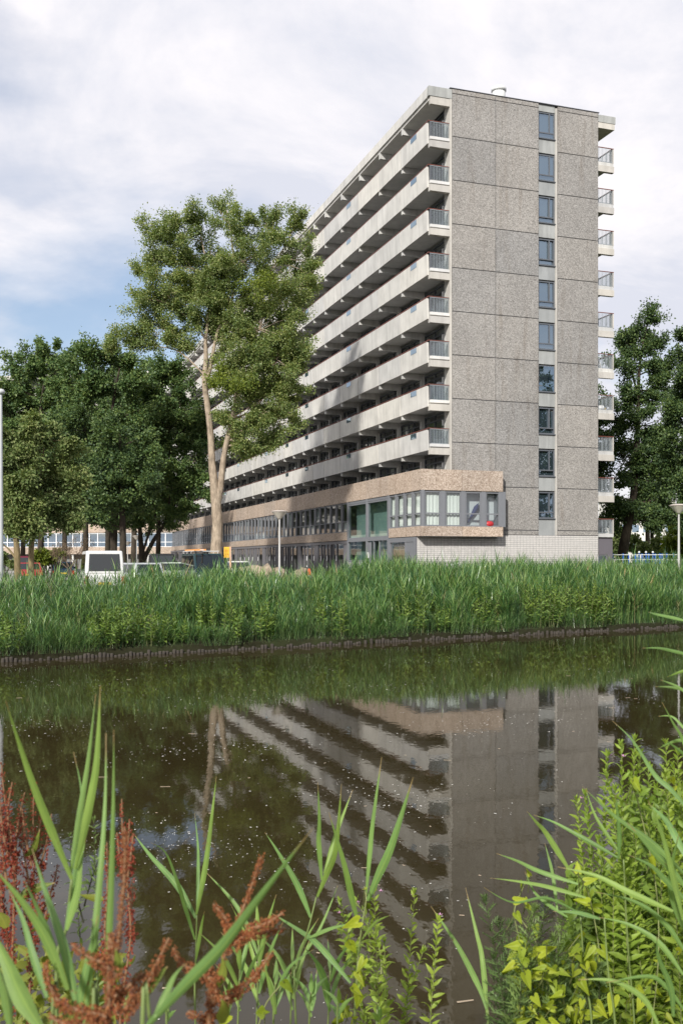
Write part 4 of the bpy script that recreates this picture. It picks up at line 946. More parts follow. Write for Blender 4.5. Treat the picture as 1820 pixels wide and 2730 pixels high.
top -= .36+.24*(1-np.clip((p-10.8)/1.8, 0, 1))+.14*(1-np.clip((p-3.6)/1.2, 0, 1))-.24*np.exp(-((p-5.95)/.95)**4)+.08*np.exp(-((p-7.8)/.9)**4)-.07*np.clip((p-14)/4, 0, 1)
den = .5+.5*np.sin(p*1.7+np.sin(q*1.3)*1.5)*np.sin(q*1.9+p*.6); top += (den-.5)*.30
tag(link('reed_bed', plant_reeds('reed_bed', P, np.maximum(top-zb, .5), 5)), 'dense green reed bed along the far bank of the water', 'reeds', kind='stuff')
leafmat('dryreed', [(0.30, 0.24, 0.13), (0.40, 0.33, 0.19), (0.24, 0.18, 0.10)], 0.15, 0.7, 0.2)
n2 = 420; i2 = rng.integers(0, n, n2); P2 = P[i2]+rng.normal(size=(n2, 3))*np.array([.1, .1, 0]); 
tag(link('dry_reed_stems', plant_reeds('dry_reed_stems', P2, np.maximum((top-zb)[i2]*rng.uniform(.6, 1.08, n2), .4), 8, 'dryreed', .22)), 'dead straw coloured stems scattered through the reed bed', 'reeds', kind='stuff')
# a thin skirt of low grass and weeds at the waterline
n = 8500; p = rng.uniform(-6, 36, n); q = -0.10+0.9*rng.uniform(0, 1, n)**1.6; kp = (q > 0) | (np.sin(p*1.3)+.7*np.sin(p*3.1+1) > .1); p = p[kp]; q = q[kp]; n = len(p)
P = np.array(BA)+np.outer(p, np.array(BD))+np.outer(q, np.array(BN)); P[:, 2] = np.interp(q, [0, .5, 2.5], [.2, .34, .62])-.04
tag(link('bank_grass', plant_reeds('bank_grass', P, rng.uniform(.15, .6, n), 6, 'reed', .35)), 'low grass and weeds along the waterline of the far bank', 'grass', kind='stuff')

LANCE_V = []; LANCE_F = []
for i, (yy_, ww_, zz_) in enumerate(((0, .02, 0), (.25, .42, .05), (.55, .46, .06), (.8, .26, .0), (1.0, .02, -.09))):
    LANCE_V += [(-ww_*.5, yy_, zz_+.10*ww_*1.2), (0, yy_, zz_), (ww_*.5, yy_, zz_+.10*ww_*1.2)]
for i in range(4):
    for j in range(2): b = i*3+j; LANCE_F.append((b, b+1, b+4, b+3))
def herb_stem(base, tip, n_nodes, ll, rng, wide=.45, r0=.005, bow=.1, fork=0):
    """one leafy stem: returns stem points, leaf frames"""
    base = np.array(base, float); tip = np.array(tip, float); H = np.linalg.norm(tip-base)
    mid = (base+tip)/2+rng.normal(size=3)*bow*H*.5
    ts = np.linspace(0, 1, 9); pts = [(1-s)**2*base+2*s*(1-s)*mid+s*s*tip for s in ts]
    O = []; Yd = []; S = []; a = rng.uniform(0, 6)
    for i in range(n_nodes):
        s = .12+.88*(i+.5)/n_nodes; p = (1-s)**2*base+2*s*(1-s)*mid+s*s*tip
        tg = nrm((2*(1-s)*(mid-base)+2*s*(tip-mid))[None])[0]
        a += 1.57+rng.uniform(-.2, .2); e1 = nrm(np.cross(tg, [.3, .2, 1.])[None])[0]; e2 = np.cross(tg, e1)
        for o_ in (0, math.pi):
            r_ = e1*math.cos(a+o_)+e2*math.sin(a+o_); el = .15+.62*s+rng.uniform(-.25, .25)
            O.append(p); Yd.append(r_*math.cos(el)+tg*math.sin(el)); S.append(ll*rng.uniform(.8, 1.15)*(1.0 if s < .6 else 1.0-(s-.6)*1.25))
    for q in range(6):
        a2 = q*1.05; r_ = e1*math.cos(a2)+e2*math.sin(a2); O.append(tip); Yd.append(tg*1.2+r_*.5); S.append(ll*.42)
    return pts, np.array(O), np.array(Yd), np.array(S)
def herb_mesh(root, stems, leafm, stemm, wide=.9, r0=.005, fold=1.0, rng=RNG, leafname='leaves', tv=None, tf=None, upb=.7):
    mb = MB(); mb.smooth = True; O = []; Yd = []; S = []
    for pts, o_, y_, s_ in stems:
        k = len(pts); mb.tube(pts, [r0*(1-.7*i/(k-1)) for i in range(k)], 5, cap=False); O.append(o_); Yd.append(y_); S.append(s_)
    mb.build('stem', M[stemm], root)
    O = np.concatenate(O); Yd = np.concatenate(Yd); S = np.concatenate(S)[:, None]
    up = rng.normal(size=O.shape)*.35; up[:, 2] += upb; up += nrm(O-O.mean(0))*.2
    X, Y, Zz = frames(Yd, up)
    V, Q = spread(tv if tv is not None else LANCE_V, tf if tf is not None else LANCE_F, O, X*S*wide, Y*S, Zz*S*fold)
    link(leafname, mesh_np(leafname, V, Q, M[leafm], True), root)
plain('herbstem', (0.16, 0.17, 0.07), 0.7)
GH = 'willowherb clumps along the far bank'
for i, (u, q, wd, hgt, nst, lab) in enumerate(((335, .32, .95, 1.15, 34, 'bushy green willowherb clump on the far bank below the white van'), (270, .32, .5, .8, 14, 'lower willowherb clump just left of the bushiest one on the far bank'), (460, .32, .4, .75, 12, 'small willowherb clump on the far bank below the dark van'),
        (590, .32, .8, 1.2, 22, 'willowherb clump on the far bank below the yellow sign'), (695, .32, .4, 1.0, 11, 'narrow willowherb clump on the far bank below the central lamp post'), (15, .32, .6, .8, 16, 'willowherb clump at the waterline on the left edge'),
        (880, .32, .6, 1.2, 13, 'willowherb clump on the far bank below the stair glazing'), (1100, .32, .6, 1.3, 14, 'willowherb clump on the far bank below the utility cabinet'), (1290, .32, .6, 1.3, 12, 'willowherb clump on the far bank below the pale brick wall'),
        (1440, .32, .8, 1.4, 26, 'tall willowherb clump on the far bank below the end wall right half'), (1545, .32, 1.0, 1.45, 40, 'largest willowherb clump on the far bank right of the end wall'), (1600, .32, .6, 1.2, 18, 'willowherb clump on the far bank below the rear balconies'), (1180, .32, .4, .7, 8, 'short willowherb clump at the waterline right of the bay'))):
    k_ = (u-CU)/F; pp = (k_*BA.y-BA.x+q*(k_*BN.y-BN.x))/(BD.x-k_*BD.y); b0 = bank(pp, q, bank_z(q)-.05)
    root = thing('willowherb', lab, 'plant', b0, 0, GH); rg = np.random.default_rng(200+i); stems = []
    for s_ in range(nst):
        bx_, by_ = rg.uniform(-wd, wd)*.8, rg.uniform(-.35, .5); h = hgt*rg.uniform(.7, 1.25)*(1-.35*(abs(bx_)/wd)**2)
        stems.append(herb_stem((bx_, by_, -.02), (bx_*1.15+rg.normal()*.1, by_-.12+rg.normal()*.1, h), 13, .17, rg))
    herb_mesh(root, stems, 'herb', 'herbstem', .72, .007, 1.0, rg)

# ------------------------------------------------------------------ lamps, sign, bridge
def lamp(name, label, u, D, ztop, head=True, lean=0.0, grp='street lamps round the block'):
    b = at(u, HV, D); root = thing(name, label, 'lamp', (b.x, b.y, G), 0, grp); H = ztop-G
    mb = MB(); mb.smooth = True; mb.lathe([(.075, -.3), (.07, .9), (.055, 1.0), (.038, H-.42), (.038, H-.38)], 12); mb.build('pole', plain('lamppole', (.46, .45, .43), .5), root)
    mb = MB(); mb.smooth = True; mb.lathe([(.06, H-.42), (.12, H-.36), (.36, H-.10), (.40, H-.06)], 20); mb.build('bowl', plain('lampbowl', (.62, .58, .50), .35, .05), root)
    mb = MB(); mb.smooth = True; mb.lathe([(.41, H-.065), (.42, H-.04), (.34, H-.005), (.16, H+.02), (.02, H+.025)], 20); mb.build('cap', plain('lampcap', (.42, .37, .33), .5), root)
    return root
lamp('street_lamp', 'street lamp with cone head in front of the ground floor doors', 745, 49, 5.02)
lamp('street_lamp', 'street lamp with cone head at the right picture edge', 1808, 43.6, 5.02)
lamp('street_lamp', 'thin far street lamp pole between the white van and the dark van', 365, 95, 4.95)
lamp('street_lamp', 'far street lamp with small head left of the thin pale pole', 341, 112, 4.7)
# tall mast cut by the left edge
b = at(2, HV, 30); root = thing('tall_lamp_post', 'pale tall lamp post cut by the left picture edge', 'lamp', (b.x, b.y, G-.1), 0)
mb = MB(); mb.smooth = True; mb.lathe([(.09, -.3), (.085, 2.0), (.055, 6.6), (.05, 6.7)], 14); mb.build('pole', plain('mast', (.52, .53, .54), .5), root)
mb = MB(); mb.smooth = True; mb.tube([(0, 0, 6.55), (.02, 0, 6.72), (.06, 0, 6.76)], .03, 8); mb.build('arm', M['mast'], root)
mb = MB(); mb.smooth = True; mb.lathe([(.03, 0), (.11, .03), (.14, .10), (.10, .16), (.02, .18)], 16, (.0, 0, 6.66)); mb.build('lamp_head', M['mast'], root)
# yellow building-site board on a wooden post
b = at(614, HV, 54); sg = thing('notice_board', 'yellow orange notice board on a wooden post between the dark van and white car', 'sign', (b.x, b.y, G))
MB().box(-.05, .05, .0, .09, -.3, 2.32).build('post', plain('postwood', (.50, .33, .22), .8), sg)
bd = MB().box(-.34, -.052, -.02, .02, 1.72, 2.30).build('board', plain('boardyellow', (.80, .42, .03), .5, .05), sg)
rn = random.Random(3)
for r_, zz_ in enumerate((2.19, 2.11, 2.03, 1.95, 1.87, 1.80)):
    mb = MB(); xx = -.31
    while xx < -.10:
        ww = rn.uniform(.014, .03); mb.box(xx, xx+ww, -.024, -.021, zz_-.017, zz_+(.022 if r_ in (1, 2, 4) else .008)); xx += ww+.009
    mb.build('lettering_row', plain('boardink', (.42, .12, .01), .6, .1), bd)
# footbridge with blue railing posts
fb = thing('footbridge', 'pale footbridge with short blue railing posts right of the block', 'bridge', at(1700, HV, 78)*1.0)
fb.location.z = 0.9
px = 78/F; plain('bridgegrey', (.50, .48, .47), .7); plain('blue', (.02, .10, .42), .4, .1); plain('railwhite', (.62, .64, .62), .5)
X = lambda u: (u-1700)*px
MB().box(X(1600), X(1792), -1.3, 1.3, 1.16, 1.36).build('deck', M['bridgegrey'], fb)
MB().box(X(1765), X(1830), -1.4, -1.1, .6, 1.75).build('abutment', M['bridgegrey'], fb)
MB().box(X(1600), X(1610), -1.2, 1.2, -.6, 1.15).build('pier', M['bridgegrey'], fb)
for i, u in enumerate((1648, 1690, 1708, 1726, 1744, 1762, 1780)):
    for yy_, du in ((-1.2, 0), (1.2, -4)):
        mb = MB(); mb.box(X(u+du)-.05, X(u+du)+.05, yy_-.05, yy_+.05, 1.36, 2.22); ob = mb.build('railing_post', M['blue'], fb)
        if i in (1, 2, 3) and yy_ < 0:
            mb = MB(); mb.smooth = True; mb.lathe([(.03, 0), (.08, .04), (.09, .10), (.05, .16), (.01, .18)], 12, (X(u+du), yy_, 2.22)); mb.build('post_knob', M['railwhite'], ob)
for yy_ in (-1.2, 1.2):
    for zz_ in (1.72, 2.10): MB().box(X(1600), X(1790), yy_-.075, yy_-.051, zz_, zz_+.045).build('rail', M['railwhite'], fb)
# pale paving near the right lamp
g = MB(); a_ = at(1745, HV, 41); g.quadv([(a_.x, 40, G+.012), (a_.x+16, 43, G+.012), (a_.x+16, 47, G+.012), (a_.x, 45, G+.012)]); tag(g.build('path', M['paving']), kind='structure')
# split logs and a rock on the verge
def lump(name, label, cat, c, dims, mat_, seed, rz=0):
    o = thing(name, label, cat, c, rz); rg = random.Random(seed); mb = MB(); mb.smooth = True; n = 9
    L = dims[0]; pts = []; rad = []
    for i in range(n):
        f = i/(n-1); pts.append((L*(f-.5), rg.uniform(-.05, .05), dims[2]*.42+rg.uniform(-.05, .05))); rad.append(dims[2]*.5*(.75+.3*math.sin(f*3.1))*rg.uniform(.88, 1.1))
    mb.tube(pts, rad, 12, jit=.08); mb.build('body', M[mat_], o)
    mb = MB(); mb.tube([(L*.5-.02, 0, dims[2]*.42), (L*.5+.03, 0, dims[2]*.42)], [rad[-1]*.92, rad[-1]*.85], 12, jit=.06); mb.build('sawn_end', plain('sawnwood', (.45, .33, .22), .8), o)
lump('felled_log', 'long felled log lying by the white car in front of the doors', 'log', at(697, HV, 50)*1+Vector((0, 0, G-CZ)), (2.4, .6, 1.45), 'poplarbark', 1, .15)
lump('felled_log', 'thick short log right of the central lamp post', 'log', at(808, HV, 50)*1+Vector((0, 0, G-CZ)), (1.1, .6, 1.25), 'poplarbark', 2, -.4)
o = thing('traffic_cone', 'orange traffic cone leaning by the short log', 'cone', at(824, HV, 48.5)+Vector((0, 0, G-CZ)))
mb = MB(); mb.smooth = True; mb.lathe([(.16, .03), (.05, .9), (.02, .92)], 14, (0, 0, .25)); mb.build('body', plain('coneorange', (.75, .10, .02), .5), o)
MB().box(-.22, .22, -.22, .22, 0, .28).build('base', M['darkgrey'], o)
mb = MB(); mb.smooth = True; mb.lathe([(.115, .40), (.088, .60)], 14, (0, 0, .25)); mb.build('white_band', M['lightwhite'], o)

# ------------------------------------------------------------------ parked vehicles
t = NT('carglass'); M['carglass'] = t.done(t.pbsdf((.012, .016, .018), .04, .9))
plain('tyre', (.02, .02, .02), .9); plain('hub', (.35, .35, .36), .35, .1, metal=.7); plain('taillight', (.35, .01, .01), .25); plain('headlight', (.65, .68, .70), .15); plain('plate', (.75, .48, .03), .5, .05); plain('bumper', (.05, .05, .055), .6)
def paint(n, c, r=.3):
    t = NT(n); f = t.noise(1.5, 3); p = t.pbsdf(t.ramp(f, [(.3, mul(c, .9)), (.7, mul(c, 1.08))]), r, .5); M[n] = t.done(p); return n
def vehicle(name, label, u, D, yaw, paintn, L, W, H, belt, hood, hoodh, roof_y0, roof_y1, base_y0, base_y1, cat='car', sides=3, inset=.13, grp='parked vehicles'):
    """local +y is the front; yaw 0 shows its tail to the camera"""
    b = at(u, HV, D); root = thing(name, label, cat, (b.x, b.y, G+.005), yaw, grp); w = W/2
    prof = [(0, .28), (-.02, .55), (.03, belt-.05), (.10, belt), (base_y1, belt), (L-.25 if hood > .3 else L-.1, hoodh), (L-.02, hoodh-.15), (L, .5), (L-.05, .28)]
    mb = MB(); mb.prism(prof, -w, w); body = bev(mb.build('body', M[paintn], root), .07, 3)
    lo = [(-w+.03, base_y0, belt-.02), (w-.03, base_y0, belt-.02), (w-.03, base_y1, belt-.02), (-w+.03, base_y1, belt-.02)]
    hi = [(-w+inset, roof_y0, H), (w-inset, roof_y0, H), (w-inset, roof_y1, H), (-w+inset, roof_y1, H)]
    mb = MB(); mb.hull8(lo, hi); bev(mb.build('cabin', M[paintn], root), .06, 3)
    lo = [Vector(p) for p in lo]; hi = [Vector(p) for p in hi]
    def pane(nm, a, b_, c, d, fx0, fx1, fy0, fy1, push):
        q = lambda fx, fy: (a.lerp(b_, fx)).lerp(d.lerp(c, fx), fy)
        nn = (b_-a).cross(d-a).normalized()*push
        mb = MB(); mb.quadv([q(fx0, fy0)+nn, q(fx1, fy0)+nn, q(fx1, fy1)+nn, q(fx0, fy1)+nn]); mb.build(nm, M['carglass'], root)
    pane('rear_window', lo[0], lo[1], hi[1], hi[0], .09, .91, .12, .86, .012)
    pane('windscreen', lo[2], lo[3], hi[3], hi[2], .06, .94, .06, .92, .012)
    for s_ in range(sides):
        f0 = .05+.9*s_/sides+.015; f1 = .05+.9*(s_+1)/sides-.015
        pane('side_window', lo[1], lo[2], hi[2], hi[1], f0, f1, .12, .86, .012); pane('side_window', lo[3], lo[0], hi[0], hi[3], f0, f1, .12, .86, .012)
    for sx in (-1, 1):
        for yy_ in (L*.19, L*.81):
            mb = MB(); mb.smooth = False; mb.tube([(sx*(w-.2), yy_, .31), (sx*(w+.01), yy_, .31)], .31, 18); wh = mb.build('wheel', M['tyre'], root)
            mb = MB(); mb.tube([(sx*(w-.02), yy_, .31), (sx*(w+.022), yy_, .31)], .19, 14); mb.build('rim', M['hub'], wh)
        MB().box(sx*(w-.09)-.07, sx*(w-.09)+.07, -.045, .03, belt-.42, belt-.12).build('tail_light', M['taillight'], root)
        MB().box(sx*(w-.22)-.14, sx*(w-.22)+.14, L-.06, L+.015, .60, .76).build('headlight', M['headlight'], root)
        MB().box(sx*(w+.08)-.09, sx*(w+.08)+.09, base_y1-.45, base_y1-.33, belt+.0, belt+.16).build('mirror', M['bumper'], root)
    MB().box(-w+.05, w-.05, -.09, .05, .33, .52).build('rear_bumper', M['bumper'], root); MB().box(-w+.05, w-.05, L-.06, L+.07, .33, .52).build('front_bumper', M['bumper'], root)
    MB().box(-.26, .26, -.105, -.091, .55, .66).build('number_plate', M['plate'], root); MB().box(-.26, .26, L+.071, L+.085, .36, .47).build('number_plate', M['plate'], root)
    return root
vehicle('parked_car', 'red car with pale rear window nearest the left edge', 80, 67, .34, paint('redpaint', (.33, .035, .04)), 4.2, 1.68, 1.42, .92, .9, .86, .7, 2.3, .12, 3.1)
vehicle('parked_van', 'maroon high-roofed car directly behind the red car', 76, 74, .33, paint('maroon', (.13, .012, .03)), 4.3, 1.72, 1.90, 1.0, .7, .95, .3, 2.8, .1, 3.5, 'car')
vehicle('parked_car', 'dark blue hatchback left of the white van', 169, 75, .30, paint('navy', (.015, .03, .06), .2), 4.0, 1.68, 1.46, .92, .9, .85, .6, 2.3, .1, 3.0)
vehicle('parked_van', 'white van parked tail on among the reeds', 280, 41, .30, paint('whitepaint', (.62, .62, .60)), 4.6, 1.66, 1.96, 1.02, .3, 1.0, .22, 3.6, .06, 4.2, 'van', 3, .10)
vehicle('parked_car', 'pale silver estate car half hidden by reeds between the two vans', 402, 50, .62, paint('silver', (.42, .44, .45)), 4.4, 1.7, 1.44, .9, .9, .85, .3, 2.5, .1, 3.2)
vehicle('parked_car', 'light green grey car roof just left of the dark van', 457, 59, .25, paint('palegreen', (.40, .46, .38)), 4.3, 1.7, 1.46, .92, .9, .85, .4, 2.4, .1, 3.2)
vehicle('parked_van', 'black van parked farther back under the forked maple', 432, 66, .2, paint('blackpaint', (.015, .015, .017), .25), 4.6, 1.85, 2.02, 1.05, .3, 1.0, .1, 3.4, .03, 4.1, 'van')
dv = vehicle('parked_van', 'dark green van with orange ladder on its roof rack', 519, 60, 3.5, paint('darkteal', (.012, .035, .040), .22), 4.8, 1.85, 1.96, 1.08, .4, 1.0, .1, 3.5, .04, 4.3, 'van')
vehicle('parked_car', 'white estate car between the notice board and the doors', 641, 71, .22, 'whitepaint', 4.3, 1.7, 1.52, .95, .9, .88, .25, 2.4, .08, 3.1)
rk = MB()
for yy_ in (.5, 1.6, 2.7): rk.tube([(-.78, yy_, 1.97), (-.78, yy_, 2.10), (.78, yy_, 2.10), (.78, yy_, 1.97)], .018, 6)
rk.tube([(-.78, .4, 2.10), (-.78, 2.9, 2.10)], .018, 6); rk.tube([(.78, .4, 2.10), (.78, 2.9, 2.10)], .018, 6)
rk.build('roof_rack', M['lightwhite'], dv)
ld = thing('ladder', 'orange ladder tied on the roof rack of the dark van', 'ladder', dv.location+Vector((0, 0, 2.125)), 3.5)
plain('ladderorange', (.80, .35, .10), .5)
for sx in (.25, .6): MB().box(sx-.03, sx+.03, .2, 4.1, 0, .085).build('stile', M['ladderorange'], ld)
for i in range(12): MB().box(.281, .569, .4+i*.3, .43+i*.3, .02, .05).build('rung', M['lightwhite'], ld)
# ------------------------------------------------------------------ floating seeds and scum on the water
rng = np.random.default_rng(31)
plain('seed', (.62, .60, .55), .8, .2, 30); plain('straw', (.34, .27, .19), .8, .25, 8)
n = 26000; D_ = 4.6+22*rng.uniform(0, 1, n)**1.7; U_ = rng.uniform(-60, 1880, n)
X_ = (U_-CU)/F*D_
dens = .5+.5*np.sin(X_*.9+.8*np.sin(D_*.7))*np.sin(D_*1.3+.6*np.sin(X_*1.1)); dens *= np.where((U_ > 1180) & (D_ < 14), .45, 1)
keep = rng.uniform(0, 1, n) < np.clip(dens, 0, 1)**3.0*.9+.02
X_, D_ = X_[keep], D_[keep]; n = len(X_); a = rng.uniform(0, 6.28, n); s_ = (.0018+.0055*rng.uniform(0, 1, n)**5)*np.minimum(D_/8, 1.5)
O = np.stack([X_, D_, np.full(n, .003)], 1); el = rng.uniform(1, 2.0, n)
X = np.stack([np.cos(a), np.sin(a), 0*a], 1)*s_[:, None]; Y = np.stack([-np.sin(a), np.cos(a), 0*a], 1)*(s_*el)[:, None]; Zv = np.tile([[0, 0, .002]], (n, 1))
V, Q = spread([(-1, -1, 0), (1, -.7, 0), (.8, 1, 1), (-.9, .8, 1)], [(0, 1, 2, 3)], O, X, Y, Zv)
tag(link('floating_seeds', mesh_np('floating_seeds', V, Q, M['seed'])), 'pale seeds and flecks scattered over the brown water', 'seeds', kind='stuff')
n = 55; D_ = 5+20*rng.uniform(0, 1, n)**1.4; X_ = rng.uniform(-.34, .3, n)*D_; a = rng.normal(size=n)*.5
O = np.stack([X_, D_, np.full(n, .004)], 1); l = .012+.045*rng.uniform(0, 1, n)**2
X = np.stack([np.cos(a), np.sin(a), 0*a], 1)*l[:, None]; Y = np.stack([-np.sin(a), np.cos(a), 0*a], 1)*(.0025+.006*rng.uniform(0, 1, n))[:, None]
V, Q = spread([(-1, -1, 0), (1, -.5, 0), (1, .6, 1), (-1, 1, 1)], [(0, 1, 2, 3)], O, X, Y, np.tile([[0, 0, .003]], (n, 1)))
tag(link('floating_straw', mesh_np('floating_straw', V, Q, M['straw'])), 'bits of straw and dead leaf floating on the water', 'debris', kind='stuff')

# ------------------------------------------------------------------ plants on the near bank
def bladeleaf(name, c0, c1, c2, trans=.3):
    t = NT(name); g_ = t.n('ShaderNodeNewGeometry'); r = g_.outputs['Random Per Island']
    rnd_ = t.n('ShaderNodeObjectInfo').outputs['Random']
    col = t.ramp(rnd_, [(0, c0), (.5, c1), (1, c2)])
    col = t.mix(.35, col, t.ramp(r, [(0, c0), (1, c2)]))
    col = t.mix(1.0, col, t.ramp(t.noise(7, 5, .6), [(.3, .80), (.7, 1.14)]), 'MULTIPLY')
    at_ = t.n('ShaderNodeAttribute', attribute_name='across'); nv = t.noise(1.0, 3, .7, vec=at_.outputs['Vector'], stretch=(16, .6, 1))
    col = t.mix(1.0, col, t.ramp(nv, [(.32, (.74, .80, .78)), (.68, (1.16, 1.12, 1.02))]), 'MULTIPLY')
    sx_ = t.n('ShaderNodeSeparateXYZ'); t.l(at_.outputs['Vector'], sx_.inputs[0])
    ad = t.n('ShaderNodeMath', operation='MULTIPLY_ADD'); t.l(t.noise(14, 3), ad.inputs[0]); ad.inputs[1].default_value = .14; t.l(sx_.outputs[2], ad.inputs[2])
    col = t.mix(t.ramp(sx_.outputs[0], [(.40, 0.0), (.5, .45), (.60, 0.0)]), col, mul(c2, 1.25))
    col = t.mix(t.ramp(t.noise(85, 2, .5), [(.70, 0.0), (.76, .7)]), col, (.20, .13, .05))
    col = t.mix(t.ramp(ad.outputs[0], [(.94, 0.0), (1.06, 1.0)]), col, (.30, .22, .10))
    p = t.pbsdf(col, .5, .3); tr = t.n('ShaderNodeBsdfTranslucent'); t.l(t.mix(1.0, col, (1.3, 1.35, .5), 'MULTIPLY'), tr.inputs[0])
    m = t.n('ShaderNodeMixShader'); m.inputs[0].default_value = trans; t.l(p, m.inputs[1]); t.l(tr.outputs[0], m.inputs[2]); M[name] = t.done(m.outputs[0])
bladeleaf('reedblade', (.13, .25, .095), (.19, .31, .095), (.27, .38, .09), .32)
bladeleaf('willowleaf', (.16, .25, .04), (.26, .36, .05), (.37, .46, .075), .35)
bladeleaf('shade_tinted_leaf', (.09, .16, .03), (.14, .22, .035), (.22, .31, .05), .28)  # willow leaf darkened: shading at depth put into its colour
bladeleaf('bindleaf', (.18, .26, .03), (.34, .41, .035), (.46, .50, .05), .40)
bladeleaf('mugleaf', (.085, .145, .05), (.125, .195, .06), (.17, .24, .07), .25)
bladeleaf('dockleaf', (.10, .15, .03), (.16, .20, .035), (.24, .25, .04), .3)
leafmat('dockred', [(.14, .03, .022), (.26, .05, .032), (.36, .09, .05), (.20, .045, .03)], .15, .8, .15, 6)
leafmat('dockbrown', [(.14, .05, .022), (.30, .10, .04), (.44, .19, .08), (.26, .075, .045), (.38, .20, .08)], .15, .8, .15, 6)
plain('dockstem', (.22, .12, .06), .7); plain('reedstem', (.15, .20, .06), .5); plain('willowstem', (.20, .22, .08), .6); plain('darkstem', (.05, .05, .025), .7); plain('pink', (.55, .28, .45), .6)
def near_z(y, x=0.0): return float(np.interp(y/(1+.2*max(0, min(x, 6))/3.6*.6), [0, 1.6, 3.0, 3.6, 4.2], [.95, .62, .22, .05, -.35]))
def crv(pts, n=14):
    pts = [Vector(p) for p in pts]; out_ = []
    for i in range(len(pts)-1):
        p0, p1, p2, p3 = pts[max(i-1, 0)], pts[i], pts[i+1], pts[min(i+2, len(pts)-1)]
        for s in range(n):
            f = s/n; out_.append(.5*((2*p1)+(p2-p0)*f+(2*p0-5*p1+4*p2-p3)*f*f+(3*p1-p0-3*p2+p3)*f**3))
    out_.append(pts[-1]); return out_
EYE = Vector((0, 0, CZ))
def blade(root, pts, w, roll=0.0, mat_='reedblade', seed=0, tipw=.0006):
    """a long folded grass leaf along pts (root first, world space), w = full width in metres"""
    P = crv(pts, 6); k = len(P); mb = MB(); mb.smooth = True; o = root.location
    tot = sum((P[i+1]-P[i]).length for i in range(k-1)); acc = 0; ang0 = roll; rg = random.Random(seed)
    tw = rg.uniform(-.5, .5)
    for i in range(k):
        if i: acc += (P[i]-P[i-1]).length
        f = acc/tot; t = (P[min(i+1, k-1)]-P[max(i-1, 0)]).normalized(); vw = (P[i]-EYE).normalized()
        sd = t.cross(vw); sd = sd.normalized() if sd.length > 1e-3 else t.orthogonal(); nn = sd.cross(t)
        an = ang0+tw*f; s2 = sd*math.cos(an)+nn*math.sin(an); n2 = nn*math.cos(an)-sd*math.sin(an)
        ww = w*.5*(min(1, .42+2.2*f) if f < .28 else max(0, 1-((f-.28)/.72)**1.5)); ww = max(ww, tipw)
        for s in (-1, -.5, 0, .5, 1): mb.v.append(tuple(P[i]-o+s2*ww*s+n2*ww*(.32*abs(s))))
    for i in range(k-1):
        for j in range(4): b = i*5+j; mb.face((b, b+1, b+6, b+5))
    ob = mb.build('leaf', M[mat_], root); ac = ob.data.attributes.new('across', 'FLOAT_VECTOR', 'POINT')
    ac.data.foreach_set('vector', [c for i in range(k) for j in range(5) for c in (j*.25, i*.35+seed*7.3, i/(k-1))]); return ob
GF = 'reed shoots on the near bank'
def reed(label, D, stem, leaves, wpx=26, r=.004, group=GF, spread_d=.12, seed=0):
    rg = random.Random(seed+len(label)); st = [at(u, v, D+rg.uniform(-.02, .02)) for u, v in stem]
    y = st[0].y-.02; gz = near_z(y, st[0].x); base = Vector((st[0].x*.98, y, gz)); root = thing('reed_shoot', label, 'reed', base, 0, group)
    P = crv([base, base.lerp(st[0], .5)+Vector((rg.uniform(-.02, .02), 0, 0))]+st, 5)
    mb = MB(); mb.smooth = True; mb.tube([p-base for p in P], [r*(1-.45*i/(len(P)-1)) for i in range(len(P))], 7); mb.build('stem', M['reedstem'], root)
    for i, lf in enumerate(leaves):
        pts, wp = lf[0], (lf[1] if len(lf) > 1 else wpx)*.86; dd = rg.uniform(-spread_d, spread_d)*D*.8
        n = len(pts); blade(root, [at(u, v, D+dd*(j/(n-1))**1.2) for j, (u, v) in enumerate(pts)], wp*D/F, rg.uniform(-.55, .55), 'reedblade', i+seed)
    return root
reed('tall blurred reed shoot with long upright leaves near the left edge', 1.6, [(150, 2660), (176, 2480), (192, 2345)],
     [([(192, 2344), (140, 2220), (92, 2099), (50, 1975), (16, 1868)], 25), ([(201, 2317), (222, 2230), (246, 2110), (259, 2020), (268, 1828)], 26), ([(188, 2330), (214, 2170), (237, 2023), (256, 1850)], 20), ([(176, 2478), (200, 2330), (215, 2220), (218, 2110), (197, 2005)], 15), ([(178, 2480), (205, 2380), (215, 2300), (230, 2230)], 24)], seed=1)
reed('reed shoot with two straight vertical blades just right of the left edge group', 1.35, [(250, 2720), (262, 2690)],
     [([(225, 2730), (250, 2520), (270, 2300), (281, 2120), (283, 1955)], 22), ([(285, 2660), (297, 2371), (303, 2148), (304, 1945)], 21), ([(208, 2730), (215, 2650), (240, 2540), (262, 2440)], 26)], seed=2)
reed('broad drooping reed leaves crossing the lower left corner', 1.25, [(140, 2730), (160, 2700)],
     [([(210, 2700), (170, 2520), (130, 2400), (86, 2262)], 30), ([(180, 2640), (120, 2500), (60, 2405), (-20, 2310)], 32), ([(125, 2660), (85, 2540), (60, 2450), (25, 2375)], 26), ([(110, 2740), (60, 2660), (20, 2570), (-25, 2470)], 58), ([(150, 2530), (110, 2440), (65, 2345)], 18), ([(30, 2745), (15, 2640), (-30, 2520)], 40)], seed=3)
reed('broad blurred reed leaf slanting up across the bottom centre', 1.12, [(380, 2735), (400, 2722)],
     [([(395, 2735), (491, 2632), (590, 2530), (700, 2385), (834, 2208)], 46), ([(412, 2712), (440, 2655), (464, 2603), (493, 2570)], 24)], seed=4, spread_d=.05)
